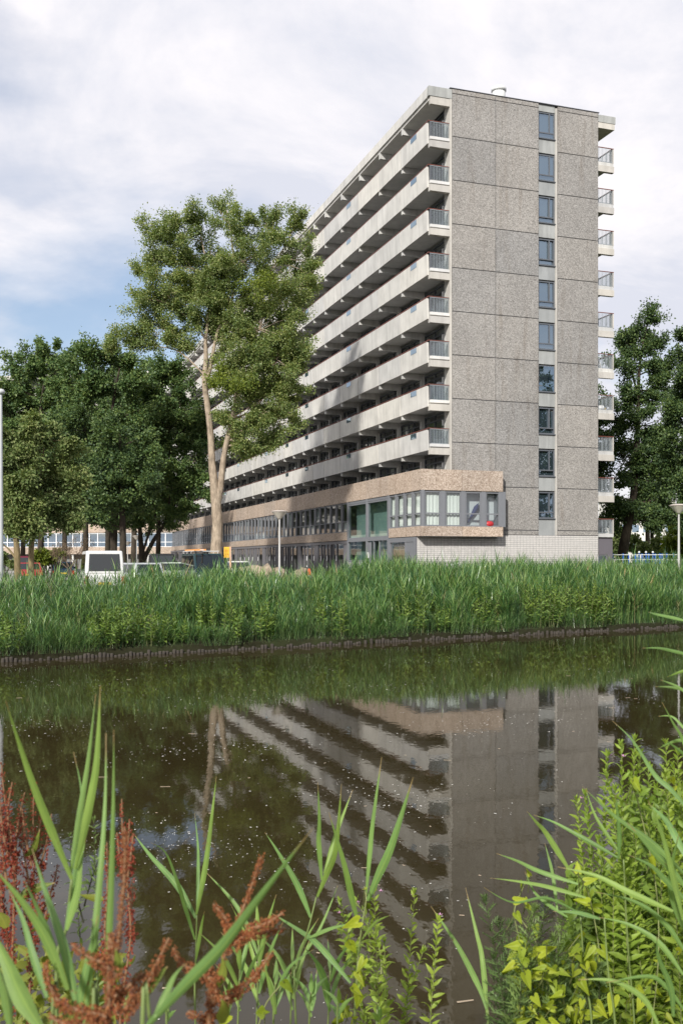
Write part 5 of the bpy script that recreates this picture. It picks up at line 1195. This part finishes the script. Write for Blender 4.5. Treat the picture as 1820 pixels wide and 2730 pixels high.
reed('slim reed shoot with three spread leaves left of centre', 3.0, [(520, 2690), (522, 2560), (525, 2440)],
     [([(524, 2438), (549, 2304), (568, 2150), (577, 2070)], 17), ([(525, 2434), (528, 2320), (527, 2250), (519, 2168)], 12), ([(522, 2447), (473, 2362), (402, 2282), (356, 2222)], 20), ([(520, 2505), (491, 2407), (473, 2349), (442, 2273), (402, 2246)], 13), ([(522, 2560), (535, 2480), (545, 2430)], 12)], seed=5)
reed('reed shoot with fan of pale leaves at bottom centre', 3.1, [(785, 2640), (792, 2574), (823, 2471), (843, 2391)],
     [([(857, 2346), (848, 2248), (850, 2190), (847, 2085)], 19), ([(863, 2328), (880, 2270), (900, 2210), (940, 2105)], 15), ([(845, 2391), (870, 2330), (895, 2260), (910, 2090)], 18), ([(828, 2446), (792, 2359), (740, 2270), (706, 2219)], 19), ([(823, 2500), (877, 2476), (944, 2460)], 14), ([(800, 2560), (850, 2480), (885, 2400), (900, 2360)], 10)], seed=6)
reed('tallest reed shoot with two long leaves right of centre', 3.0, [(945, 2700), (957, 2525), (975, 2404)],
     [([(975, 2385), (985, 2270), (993, 2190), (1017, 2018)], 16), ([(979, 2402), (1010, 2330), (1045, 2250), (1101, 2072)], 26), ([(953, 2460), (935, 2390), (915, 2300), (876, 2165)], 22), ([(935, 2620), (850, 2520), (790, 2475), (720, 2432)], 20), ([(960, 2510), (1000, 2460), (1040, 2440)], 9)], seed=7)
reed('single thin reed shoot standing in open brown water right of centre', 3.3, [(1300, 2730), (1298, 2700)],
     [([(1298, 2710), (1285, 2560), (1270, 2490), (1240, 2366)], 17), ([(1296, 2690), (1274, 2627), (1216, 2516), (1147, 2415)], 18), ([(1300, 2650), (1340, 2630), (1380, 2615)], 9)], seed=8)
low = [(640, 2500, 2.9, 5), (690, 2405, 3.1, 6), (735, 2560, 2.7, 5), (610, 2620, 2.6, 4), (830, 2600, 2.8, 5), (880, 2510, 3.2, 5), (780, 2480, 3.3, 5), (905, 2640, 2.7, 4), (1010, 2690, 2.6, 4), (340, 2640, 2.4, 4), (450, 2680, 2.3, 4)]
names_low = ['low reed shoot at the bottom beside the brown dock branches', 'reed shoot with narrow pale leaves left of the fan of leaves', 'small reed shoot under the fan of pale leaves', 'short dark reed shoot at the bottom edge left of centre', 'short reed shoot at the foot of the tallest shoot', 'reed shoot with thin leaves behind the tallest shoot', 'faint thin reed shoot behind the fan of leaves', 'stubby reed shoot at the bottom edge near centre', 'stubby reed shoot at the bottom edge below the willowherb', 'low reed shoot between the red dock spires', 'low reed shoot at the bottom edge right of the red dock spires']
for i, (u, v, D, nl) in enumerate(low):
    rg = random.Random(60+i); H = 2730-v
    lv = []
    for j in range(nl):
        v0 = 2730-H*(.15+.6*j/nl); sg_ = 1 if j % 2 else -1; l = H*rg.uniform(.55, .9); lean = sg_*rg.uniform(.15, .85)
        if j == nl-1: lean = rg.uniform(-.1, .15); l = 2730-v-(2730-v0)+10
        lv.append(([(u, v0), (u+lean*l*.3, v0-l*.45), (u+lean*l*.8, v0-l*(1-.3*abs(lean)))], rg.uniform(11, 19)))
    reed(names_low[i], D, [(u-6, 2730), (u, v+H*.35)], lv, seed=100+i)
# long leaves reaching in from the right edge
R3 = lambda x, y: (1200+x*.3954, 1880+y*.3954)
right = [
 ('long reed leaf arching in from the right edge toward the end wall reflection', 2.6, [[(1568, 1130), (1350, 920), (1100, 740), (890, 550)], [(1600, 700), (1480, 560), (1380, 470), (1230, 240), (1090, 105)]], 24),
 ('reed shoot whose leaf points left over the water above the bindweed', 3.0, [[(1130, 1030), (900, 900), (700, 790), (560, 740)], [(1140, 1000), (980, 760), (910, 560)], [(1130, 1040), (1135, 850), (1110, 600)]], 18),
 ('reed shoot with flat leaves just above the bindweed', 2.8, [[(860, 1205), (600, 1120), (450, 1050), (310, 1000)], [(910, 1295), (650, 1220), (450, 1185), (265, 1165)], [(800, 1110), (650, 870), (580, 790), (515, 715)], [(1010, 1440), (850, 1395), (690, 1390)]], 22),
 ('reed shoot with dark leaf tips below the flat leaves', 2.9, [[(720, 1390), (690, 1150), (660, 1020), (635, 930)], [(850, 1390), (640, 1300), (420, 1330), (225, 1230)], [(790, 1430), (640, 1330), (560, 1250), (500, 1120)]], 14),
 ('large near reed shoot spreading from the lower right edge', 2.2, [[(1500, 1390), (1200, 1260), (980, 1150), (720, 1090)], [(1568, 1820), (1400, 1600), (1200, 1480), (1000, 1430)], [(1600, 1330), (1450, 1180), (1350, 1080), (1200, 1010)], [(1568, 1450), (1500, 1150), (1420, 850), (1330, 640)]], 26),
 ('near reed shoot with bluish leaves at the right edge midway down', 2.3, [[(1600, 1050), (1500, 850), (1440, 760), (1330, 660)], [(1600, 1250), (1480, 1100), (1380, 1000), (1190, 790)], [(1620, 1600), (1500, 1300), (1490, 1100), (1540, 860)], [(1600, 1700), (1450, 1480), (1250, 1330), (980, 1260)]], 28),
 ('upper reed shoot at the right edge with thin tips over the water', 2.7, [[(1640, 500), (1568, 240), (1500, 120), (1425, -20)], [(1600, 190), (1500, 80), (1400, 75)], [(1640, 240), (1520, 240), (1400, 290)], [(1640, 420), (1570, 330), (1440, 230)], [(1620, -60), (1520, -130), (1415, -170)]], 15),
 ('thin arching reed leaves over the dark water at the right edge', 3.0, [[(1620, -560), (1500, -590), (1380, -615), (1330, -630)], [(1640, -330), (1500, -365), (1400, -385), (1290, -385)], [(1640, -80), (1500, -120), (1380, -125)], [(1640, -250), (1540, -220), (1460, -190)]], 13),
 ('low reed shoot in the bottom right corner', 2.0, [[(1400, 2160), (1300, 1980), (1100, 1860), (860, 1850)], [(1568, 2050), (1450, 1900), (1330, 1830), (1050, 1870)], [(1500, 2100), (1480, 1900), (1400, 1700), (1390, 1560)]], 24)]
for i, (lab, D, lvs, wp) in enumerate(right):
    lv = [([R3(*p) for p in pts], wp*random.uniform(.6, .85)) for pts in lvs]
    x0 = max(l[0][0][0] for l in lv)+10; y0 = max(l[0][0][1] for l in lv)
    reed(lab, D, [(x0+30, 2760), (x0+12, (y0+2760)/2), (x0, y0)], lv, seed=200+i, spread_d=.08)

# docks: stems crowded with rust-red fruits
FR_V = []; FR_F = []
for k_ in range(3):
    a = k_*2.094; b = len(FR_V); c, s = math.cos(a), math.sin(a); FR_V += [(0, 0, 0), (c*.5, s*.5, .35), (0, 0, 1), (c*.12, s*.12, .5)]; FR_F.append((b, b+1, b+2, b+3))
FR_V += [(.42, .1, .2), (-.1, .42, .5), (-.42, -.1, .6), (.1, -.42, .3)]; FR_F.append((12, 13, 14, 15))
R1 = lambda x, y: (x*.4464, 1880+y*.4464)
R2 = lambda x, y: (600+x*.4464, 1980+y*.4464)
def dock(label, D, spikes, matn, fr=.0065, rad=.011, seed=0, leaves=(), gap=.25, pitch=.0085, per=11):
    rg = np.random.default_rng(seed+300); P0_ = at(*spikes[0][-1], D); base = Vector((P0_.x, P0_.y, near_z(P0_.y, P0_.x))); root = thing('dock_plant', label, 'plant', base, 0, 'dock plants on the near bank')
    mb = MB(); mb.smooth = True; O = []; Zd = []; S = []
    for si, sp_ in enumerate(spikes):
        dd = rg.uniform(-.05, .05)*D
        W = [at(u, v, D+dd) for u, v in sp_][::-1]
        if si == 0: W = [base]+W
        P = crv(W, 8); k = len(P); mb.tube([p-base for p in P], [.0038*(1-.6*i/(k-1)) for i in range(k)], 6, cap=False)
        acc = 0; nxt = 0; tot = sum((P[i+1]-P[i]).length for i in range(k-1)); ph = rg.uniform(0, 6)
        for i in range(k-1):
            seg = P[i+1]-P[i]; L = seg.length
            while nxt < acc+L:
                p = P[i]+seg*((nxt-acc)/max(L, 1e-6)); f = nxt/tot
                if si == 0 and p.z < base.z+.35*(P[-1].z-base.z): nxt += pitch; continue
                dn = .55+.45*math.sin(nxt*150+ph)+.2*math.sin(nxt*61)
                if rg.uniform() > gap*(.4+f*0)*(1 if dn < .4 else 0):
                    nn_ = int(per*(.5+.7*max(dn, .1))*(1.15-.75*f)); t = np.array(seg.normalized())
                    for q in range(max(nn_, 3)):
                        r_ = nrm(np.cross(t, rg.normal(size=3))[None])[0]; rr = rad*(1.2-.75*f)*rg.uniform(.25, 1.1)
                        O.append(np.array(p-base)+r_*rr+t*rg.normal()*pitch*.4); Zd.append(r_*.8-np.array([0, 0, .5])+rg.normal(size=3)*.3); S.append(fr*rg.uniform(.7, 1.25)*(1.1-.35*f))
                nxt += pitch
            acc += L
    mb.build('stem', M['dockstem'], root)
    O = np.array(O); Zd = nrm(np.array(Zd)); S = np.array(S)[:, None]; X, Y, _ = frames(rg.normal(size=O.shape), Zd)
    Xx = nrm(np.cross(Zd, rg.normal(size=O.shape))); Yy = np.cross(Zd, Xx)
    V, Q = spread(FR_V, FR_F, O, Xx*S, Yy*S, Zd*S); link('fruits', mesh_np('fruits', V, Q, M[matn]), root)
    for i, (pts, wp) in enumerate(leaves): blade(root, [at(u, v, D) for u, v in pts], wp*D/F, random.uniform(-.6, .6), 'dockleaf', i, .001)
    return root
sp1 = [[(10, 340), (30, 560), (70, 800), (85, 1150), (70, 1700), (70, 1950)], [(75, 460), (50, 640), (62, 900)], [(150, 520), (122, 650), (100, 800), (85, 1000)], [(0, 560), (20, 760), (60, 950)], [(30, 900), (10, 1150), (50, 1400)], [(-10, 700), (20, 900), (50, 1100)], [(-5, 1000), (25, 1250), (60, 1550)], [(110, 880), (95, 1050), (85, 1250)], [(-10, 450), (10, 650), (40, 800)]]
dock('dark red dock plant with tall spires on the left edge', 2.3, [[R1(*p) for p in s] for s in sp1], 'dockred', leaves=[([R1(110, 1170), R1(200, 1100), R1(330, 1060)], 30), ([R1(40, 1330), R1(20, 1280), R1(-20, 1230)], 34), ([R1(150, 900), R1(200, 860), R1(240, 740)], 18)], seed=1)
sp2 = [[(205, 440), (200, 700), (205, 1000), (185, 1400), (180, 1900)], [(135, 620), (150, 760), (190, 960)], [(265, 590), (230, 780), (212, 930)], [(310, 650), (272, 850), (225, 1020)], [(345, 950), (318, 1080), (240, 1260)], [(130, 800), (160, 980), (190, 1150)], [(250, 1000), (225, 1150), (195, 1300)], [(110, 1100), (150, 1250), (185, 1400)], [(290, 1200), (250, 1330), (190, 1480)]]
dock('red dock plant with open spires second from the left edge', 2.4, [[R1(*p) for p in s] for s in sp2], 'dockred', leaves=[([R1(200, 1500), R1(120, 1450), R1(60, 1420)], 22), ([R1(190, 1350), R1(260, 1300), R1(330, 1190)], 14)], seed=2)
sp3 = [[(728, 560), (735, 800), (765, 1100), (780, 1400), (730, 1750), (720, 1950)], [(775, 680), (768, 800), (752, 920)], [(797, 765), (785, 880), (764, 1020)], [(640, 820), (642, 1100), (628, 1350), (640, 1600), (710, 1850)], [(700, 760), (715, 900), (745, 1000)], [(790, 1040), (785, 1200), (775, 1400)]]
dock('single narrow dark red dock spire beside the vertical reed blades', 2.2, [[R1(*p) for p in s] for s in sp3], 'dockred', leaves=[([R1(620, 1160), R1(540, 1150), R1(470, 1130)], 22), ([R1(735, 1560), R1(790, 1530), R1(810, 1490)], 16)], seed=3)
sp4 = [[(745, 730), (745, 1000), (720, 1300), (690, 1600), (650, 1900)], [(1010, 1390), (930, 1560), (860, 1700), (740, 1830)], [(860, 1600), (790, 1660), (690, 1740)], [(275, 1550), (310, 1700), (400, 1800), (640, 1860)], [(430, 1430), (530, 1500), (610, 1540), (690, 1620)], [(300, 1850), (380, 1900), (600, 1930)]]
dock('thick blurred rusty dock spike with side branches in the near foreground', 1.25, [[R1(*p) for p in s] for s in sp4], 'dockbrown', .0040, .0080, 4, leaves=[([R1(820, 1740), R1(920, 1640), R1(1000, 1560)], 40), ([R1(700, 1640), R1(705, 1550), R1(690, 1450)], 26)], gap=.05, per=52)
sp5 = [[(1560, 905), (1500, 1090), (1430, 1270), (1340, 1500), (1275, 1800), (1250, 1950)], [(1272, 1185), (1350, 1280), (1385, 1380)], [(1700, 1330), (1568, 1360), (1480, 1370), (1395, 1430)], [(1690, 1240), (1600, 1300), (1500, 1340)], [(1620, 1480), (1520, 1620), (1420, 1710), (1320, 1770)], [(1035, 1450), (1080, 1540), (1150, 1580), (1290, 1650)], [(1120, 1830), (1200, 1870), (1270, 1880)]]
dock('rusty branched dock plant at the bottom left of centre', 1.45, [[R1(*p) for p in s] for s in sp5], 'dockbrown', .0042, .0078, 5, leaves=[([R1(1300, 1680), R1(1330, 1580), R1(1325, 1500)], 28), ([R1(1330, 1904), R1(1340, 1800), R1(1320, 1750)], 40)], gap=.1, per=48)

# willowherbs
def willowherb(label, D, stems, ll=.055, seed=0, leafm='willowleaf', wide=.62, nodes=22, group=None, flowers=0, cat='plant', name='willowherb', r0=.0032, tv=None, tf=None, stemm='willowstem'):
    rg = np.random.default_rng(seed+700); b0 = at(*stems[0][-1], D); base = Vector((b0.x, b0.y, near_z(b0.y, b0.x))); root = thing(name, label, cat, base, 0, group)
    S = []; tips = []
    for st in stems:
        dd = rg.uniform(-.1, .1)*D*.6; tip = at(*st[0], D+dd); bt = at(*st[-1], D)
        if bt.z > base.z+.05 and st[-1][1] > 2650: bt = Vector((bt.x, bt.y, max(base.z, .05)))
        n_ = max(6, int(nodes*(tip-bt).length/.5))
        S.append(herb_stem(bt-base, tip-base, n_, ll, rg, bow=.12)); tips.append(tip-base)
    herb_mesh(root, S, leafm, stemm, wide, r0, 1.0, rg, tv=tv, tf=tf)
    for q in range(flowers):
        t_ = tips[q % len(tips)]+Vector(rg.normal(size=3)*.012); mb = MB()
        for p in range(4):
            a = p*1.57; mb.quadv([t_, t_+Vector((math.cos(a-.5), math.sin(a-.5), .6))*.006, t_+Vector((math.cos(a), math.sin(a), .8))*.009, t_+Vector((math.cos(a+.5), math.sin(a+.5), .6))*.006])
        mb.build('flower', M['pink'], root)
    return root
willowherb('leafy willowherb with pink buds in the water right of the tallest reed', 3.3, [[R2(*p) for p in s] for s in ([(1130, 905), (1100, 1680)], [(890, 890), (1090, 1690)], [(1270, 1065), (1130, 1700)])], .06, 1, flowers=3, group='willowherbs in the bottom centre')
willowherb('bushy willowherb with pink flowers behind the dark bindweed stem', 3.4, [[R2(*p) for p in s] for s in ([(690, 960), (900, 1500)], [(690, 1130), (960, 1690)], [(780, 950), (930, 1400)], [(850, 1080), (1000, 1650)], [(950, 1200), (1010, 1690)], [(760, 1230), (930, 1690)], [(1180, 1250), (1060, 1690)])], .06, 2, flowers=3, group='willowherbs in the bottom centre')
wt = [[(1150, 280), (1330, 760)], [(1240, 240), (1420, 760)], [(1450, 270), (1540, 800)], [(1060, 340), (1260, 700)], [(1050, 470), (1240, 950)], [(1110, 580), (1170, 1080)], [(850, 650), (1160, 930)], [(910, 610), (1130, 860)], [(1000, 920), (1140, 1380)], [(990, 1060), (1170, 1480)], [(870, 1100), (1080, 1480)], [(1330, 420), (1470, 980)], [(1500, 420), (1580, 980)], [(1300, 700), (1410, 1300)], [(1200, 1080), (1370, 1700)], [(1500, 650), (1590, 1300)], [(1250, 900), (1350, 1500)], [(1400, 1000), (1470, 1700)], [(1560, 560), (1640, 1400)], [(1180, 700), (1300, 1150)], [(1390, 560), (1480, 1100)], [(1090, 760), (1220, 1200)], [(1330, 1250), (1430, 1800)], [(1480, 1300), (1560, 1900)], [(1120, 1250), (1280, 1750)], [(1280, 330), (1400, 800)], [(1530, 330), (1620, 900)], [(1380, 820), (1470, 1350)], [(1180, 900), (1290, 1400)], [(1450, 480), (1530, 1000)], [(1550, 900), (1620, 1500)], [(1210, 480), (1330, 900)]]
lw = ['willowherb stem group leaning out farthest over the water at right', 'upper willowherb group with pointed tips against the dark reflection', 'willowherb group at the right edge below the upper reed leaves', 'middle willowherb group in the right thicket', 'lower willowherb group in the right thicket near the sky reflection', 'willowherb group low on the right edge', 'innermost willowherb group of the right thicket', 'willowherb group half covered by long reed leaves at right']
def extend(s):                                        # carry the stem on down to the bank in its own direction
    (a, b), (c, d) = s; f = 1.35; return [R3(a, b), R3(c, d), R3(c+(c-a)*.35*f, 2300)]
for gi in range(8):
    ss = wt[gi::8]
    willowherb(lw[gi], 3.25+.12*gi % .6, [extend(s) for s in ss], .066, 10+gi, group='willowherbs in the right thicket', nodes=30, flowers=1 if gi % 3 == 0 else 0)
# mugwort: dark feathery stems
FEA_V = []; FEA_F = []
for sgn, y0 in ((-1, .15), (1, .15), (-1, .4), (1, .4), (-1, .62), (1, .62), (0, 0)):
    b = len(FEA_V)
    if sgn: FEA_V += [(0, y0-.03, 0), (sgn*.25, y0+.18, .04), (sgn*.42, y0+.36, 0), (0, y0+.05, 0)]
    else: FEA_V += [(-.04, 0, 0), (.04, 0, 0), (.05, .6, .05), (0, 1, -.05)]
    FEA_F.append((b, b+1, b+2, b+3))
willowherb('dark feathery mugwort leaning over the water left of the bindweed', 3.1, [[R3(*p) for p in s] for s in ([(235, 1330), (430, 2000)], [(330, 1480), (440, 2100)], [(290, 1720), (440, 2150)], [(400, 1500), (470, 2100)])], .075, 31, 'mugleaf', .8, 26, 'mugworts', 0, name='mugwort', tv=FEA_V, tf=FEA_F, stemm='darkstem')
willowherb('dark feathery mugwort rising through the middle of the bindweed', 3.0, [[R3(*p) for p in s] for s in ([(640, 1350), (830, 2000)], [(760, 1420), (850, 2100)], [(560, 1400), (780, 2050)], [(900, 1900), (920, 2200)], [(1000, 1800), (960, 2200)], [(700, 1600), (830, 2150)])], .08, 32, 'mugleaf', .8, 26, 'mugworts', 0, name='mugwort', tv=FEA_V, tf=FEA_F, stemm='darkstem')
willowherb('slender mugwort with pale flower buds behind the left reed blades', 2.6, [[R1(*p) for p in s] for s in ([(560, 690), (510, 1000), (500, 1900)], [(420, 790), (500, 1300)], [(600, 900), (505, 1200)], [(470, 1150), (500, 1500)])], .035, 33, 'mugleaf', .5, 34, 'mugworts', 0, name='mugwort', stemm='darkstem', r0=.0025)
# bindweed: heart-shaped yellow-green leaves on twining stems
HEART_V = []; HEART_F = []
for yy_, ww_, cy0 in ((-.16, .46, 0.05), (.02, .68, .12), (.32, .58, .32), (.7, .32, .7), (1.15, .02, 1.15)):
    HEART_V += [(-ww_*.5, yy_, .05*ww_), (-ww_*.22, yy_*.7+cy0*.3, .0), (0, cy0, -.12), (ww_*.22, yy_*.7+cy0*.3, .0), (ww_*.5, yy_, .05*ww_)]
for i in range(4):
    for j in range(4): b = i*5+j; HEART_F.append((b, b+1, b+6, b+5))
def bindweed(label, D, leaves, vines, seed, group='bindweeds'):
    """leaves: (u, v, size px)"""
    rg = np.random.default_rng(seed); c = at(sum(l[0] for l in leaves)/len(leaves), 2760, D); base = Vector((c.x, c.y, near_z(c.y, c.x))); root = thing('bindweed', label, 'plant', base, 0, group)
    mb = MB(); mb.smooth = True
    for v in vines:
        W = [at(u, vv, D+rg.uniform(-.04, .04)) for u, vv in v]; P = crv(W, 6); mb.tube([p-base for p in P], .002, 5, cap=False)
    O = []
    for u, v, s in leaves:
        p = at(u, v, D+rg.uniform(-.22, .18)); O.append(np.array(p-base))
        q = p+Vector((rg.uniform(-.02, .02), .06, -.07)); mb.tube([p-base, q-base], .0014, 4, cap=False)
    mb.build('vine', M['willowstem'], root)
    O = np.array(O); n = len(O); S = (np.array([l[2] for l in leaves])*D/F)[:, None]
    d = rg.normal(size=(n, 3))*.55; d[:, 2] -= .55; up = rg.normal(size=(n, 3))*.45+np.array([-.15, -1.0, .75])
    X, Y, Zz = frames(d, up); hm = None
    for i in range(n):
        V, Q = spread(HEART_V, HEART_F, np.zeros((1, 3)), X[i:i+1]*S[i]*1.05, Y[i:i+1]*S[i], Zz[i:i+1]*S[i]*rg.uniform(.3, 3.5)); link('leaf', mesh_np('leaf', V, Q, M['bindleaf'], True), root, O[i])
    return root
rg = np.random.default_rng(77)
lv = [(x, y, s) for x, y, s in ((490, 1560, 100), (530, 1650, 95), (610, 1720, 110), (720, 1780, 100), (600, 1810, 90), (460, 1770, 90), (860, 1560, 95), (820, 1620, 85), (860, 1670, 90), (950, 1650, 90), (1010, 1640, 85), (570, 1480, 80), (700, 1930, 110), (620, 1940, 80), (560, 1960, 80), (500, 1930, 90), (480, 2030, 90), (560, 2060, 90), (640, 2030, 100), (720, 2040, 80), (800, 2060, 80), (520, 2110, 80), (600, 2130, 90), (680, 2110, 90), (590, 1640, 80), (520, 1740, 80), (580, 1880, 80), (900, 1740, 80))]
for _ in range(95): lv.append((rg.uniform(430, 980), rg.uniform(1600, 2170), rg.uniform(55, 105)))
bindweed('mass of yellow green heart-shaped bindweed leaves at the lower right', 3.0, [(*R3(x, y), s*.42) for x, y, s in lv], [[R3(560, 2200), R3(520, 1900), R3(590, 1650), R3(480, 1450)], [R3(700, 2200), R3(650, 1900), R3(760, 1700), R3(870, 1550)], [R3(800, 2200), R3(880, 1900), R3(1000, 1640)]], 1)
bindweed('bindweed climbing a stem above the lower right leaf mass', 3.0, [(*R3(x, y), s*.4) for x, y, s in ((430, 1320, 80), (515, 1350, 55), (480, 1190, 50), (535, 1150, 45), (935, 1250, 110), (905, 1190, 80), (930, 1330, 90), (1010, 1370, 100), (860, 1130, 70), (500, 1300, 50), (440, 1400, 70))], [[R3(470, 1600), R3(430, 1400), R3(480, 1250), R3(540, 1140)], [R3(1000, 1640), R3(960, 1400), R3(900, 1200), R3(790, 1085)]], 2)
bindweed('scattered yellow bindweed leaves in the right willowherb thicket', 3.05, [(*R3(x, y), s*.4) for x, y, s in ((1230, 500, 80), (1490, 490, 60), (1510, 550, 55), (1360, 1020, 110), (1230, 545, 60), (1500, 1200, 80), (1440, 1180, 60), (1530, 1660, 70), (1355, 1840, 60), (1260, 1900, 60), (1410, 1730, 50), (1190, 1990, 100), (1100, 1960, 110), (980, 2010, 100), (1050, 1900, 80), (1290, 1990, 90), (1150, 2080, 90), (1350, 2060, 80), (1450, 2090, 80), (1240, 2120, 80), (1000, 2110, 90), (1500, 1950, 70), (1380, 1930, 70))], [[R3(1350, 2200), R3(1400, 1700), R3(1380, 1200), R3(1250, 600)]], 3)
bindweed('bindweed twining up the dark stem right of bottom centre', 2.95, [(*R2(x, y), s*.45) for x, y, s in ((740, 1190, 90), (800, 1065, 95), (790, 1370, 80), (830, 1290, 80), (710, 1530, 100), (800, 1500, 90), (740, 1600, 100), (690, 1640, 90), (845, 1630, 90), (760, 1460, 70), (830, 870, 40), (870, 980, 60), (770, 1660, 90), (700, 1580, 60), (820, 1400, 60))], [[R2(780, 1690), R2(785, 1450), R2(800, 1220), R2(840, 960), R2(830, 860)]], 4)
bindweed('two bindweed leaves low beside the rusty dock branches', 2.6, [(*R2(x, y), s*.45) for x, y, s in ((350, 1425, 80), (235, 1610, 110), (20, 1630, 80))], [[R2(200, 1690), R2(250, 1550), R2(350, 1430)]], 5)
# tangled undergrowth closing the bottom corners
for nm, lab, D, reg, n, sd, lm, sz in (('undergrowth', 'tangled small leaves filling the bottom right corner', 3.5, lambda r: R3(r.uniform(780, 1640), r.uniform(1150, 2250)) if r.uniform() < .8 else R3(r.uniform(1150, 1640), r.uniform(600, 1500)), 3400, 1, 'shade_tinted_leaf', .05), ('undergrowth', 'tangled leaves filling the bottom left corner behind the reed blades', 2.7, lambda r: (r.uniform(-40, 330), r.uniform(2560, 2820)), 420, 2, 'dockleaf', .05), ('undergrowth', 'leaves coloured dark for shade under the bindweed at lower right', 3.3, lambda r: R3(r.uniform(420, 1000), r.uniform(1700, 2250)), 800, 3, 'mugleaf', .05)):  # right-hand fills take darker greens to put depth shading into the colour
    r = np.random.default_rng(sd+900); O = np.array([np.array(at(*reg(r), D+r.uniform(-.25, .45))) for _ in range(n)])
    d = r.normal(size=(n, 3)); d[:, 2] += .4; up = r.normal(size=(n, 3))*.6+np.array([0, -.5, .8]); X, Y, Zz = frames(d, up); S = sz*r.uniform(.6, 1.3, n)[:, None]
    V, Q = spread(LANCE_V, LANCE_F, O, X*S*.8, Y*S, Zz*S); tag(link(nm, mesh_np(nm, V, Q, M[lm], True)), lab, 'undergrowth', kind='stuff')
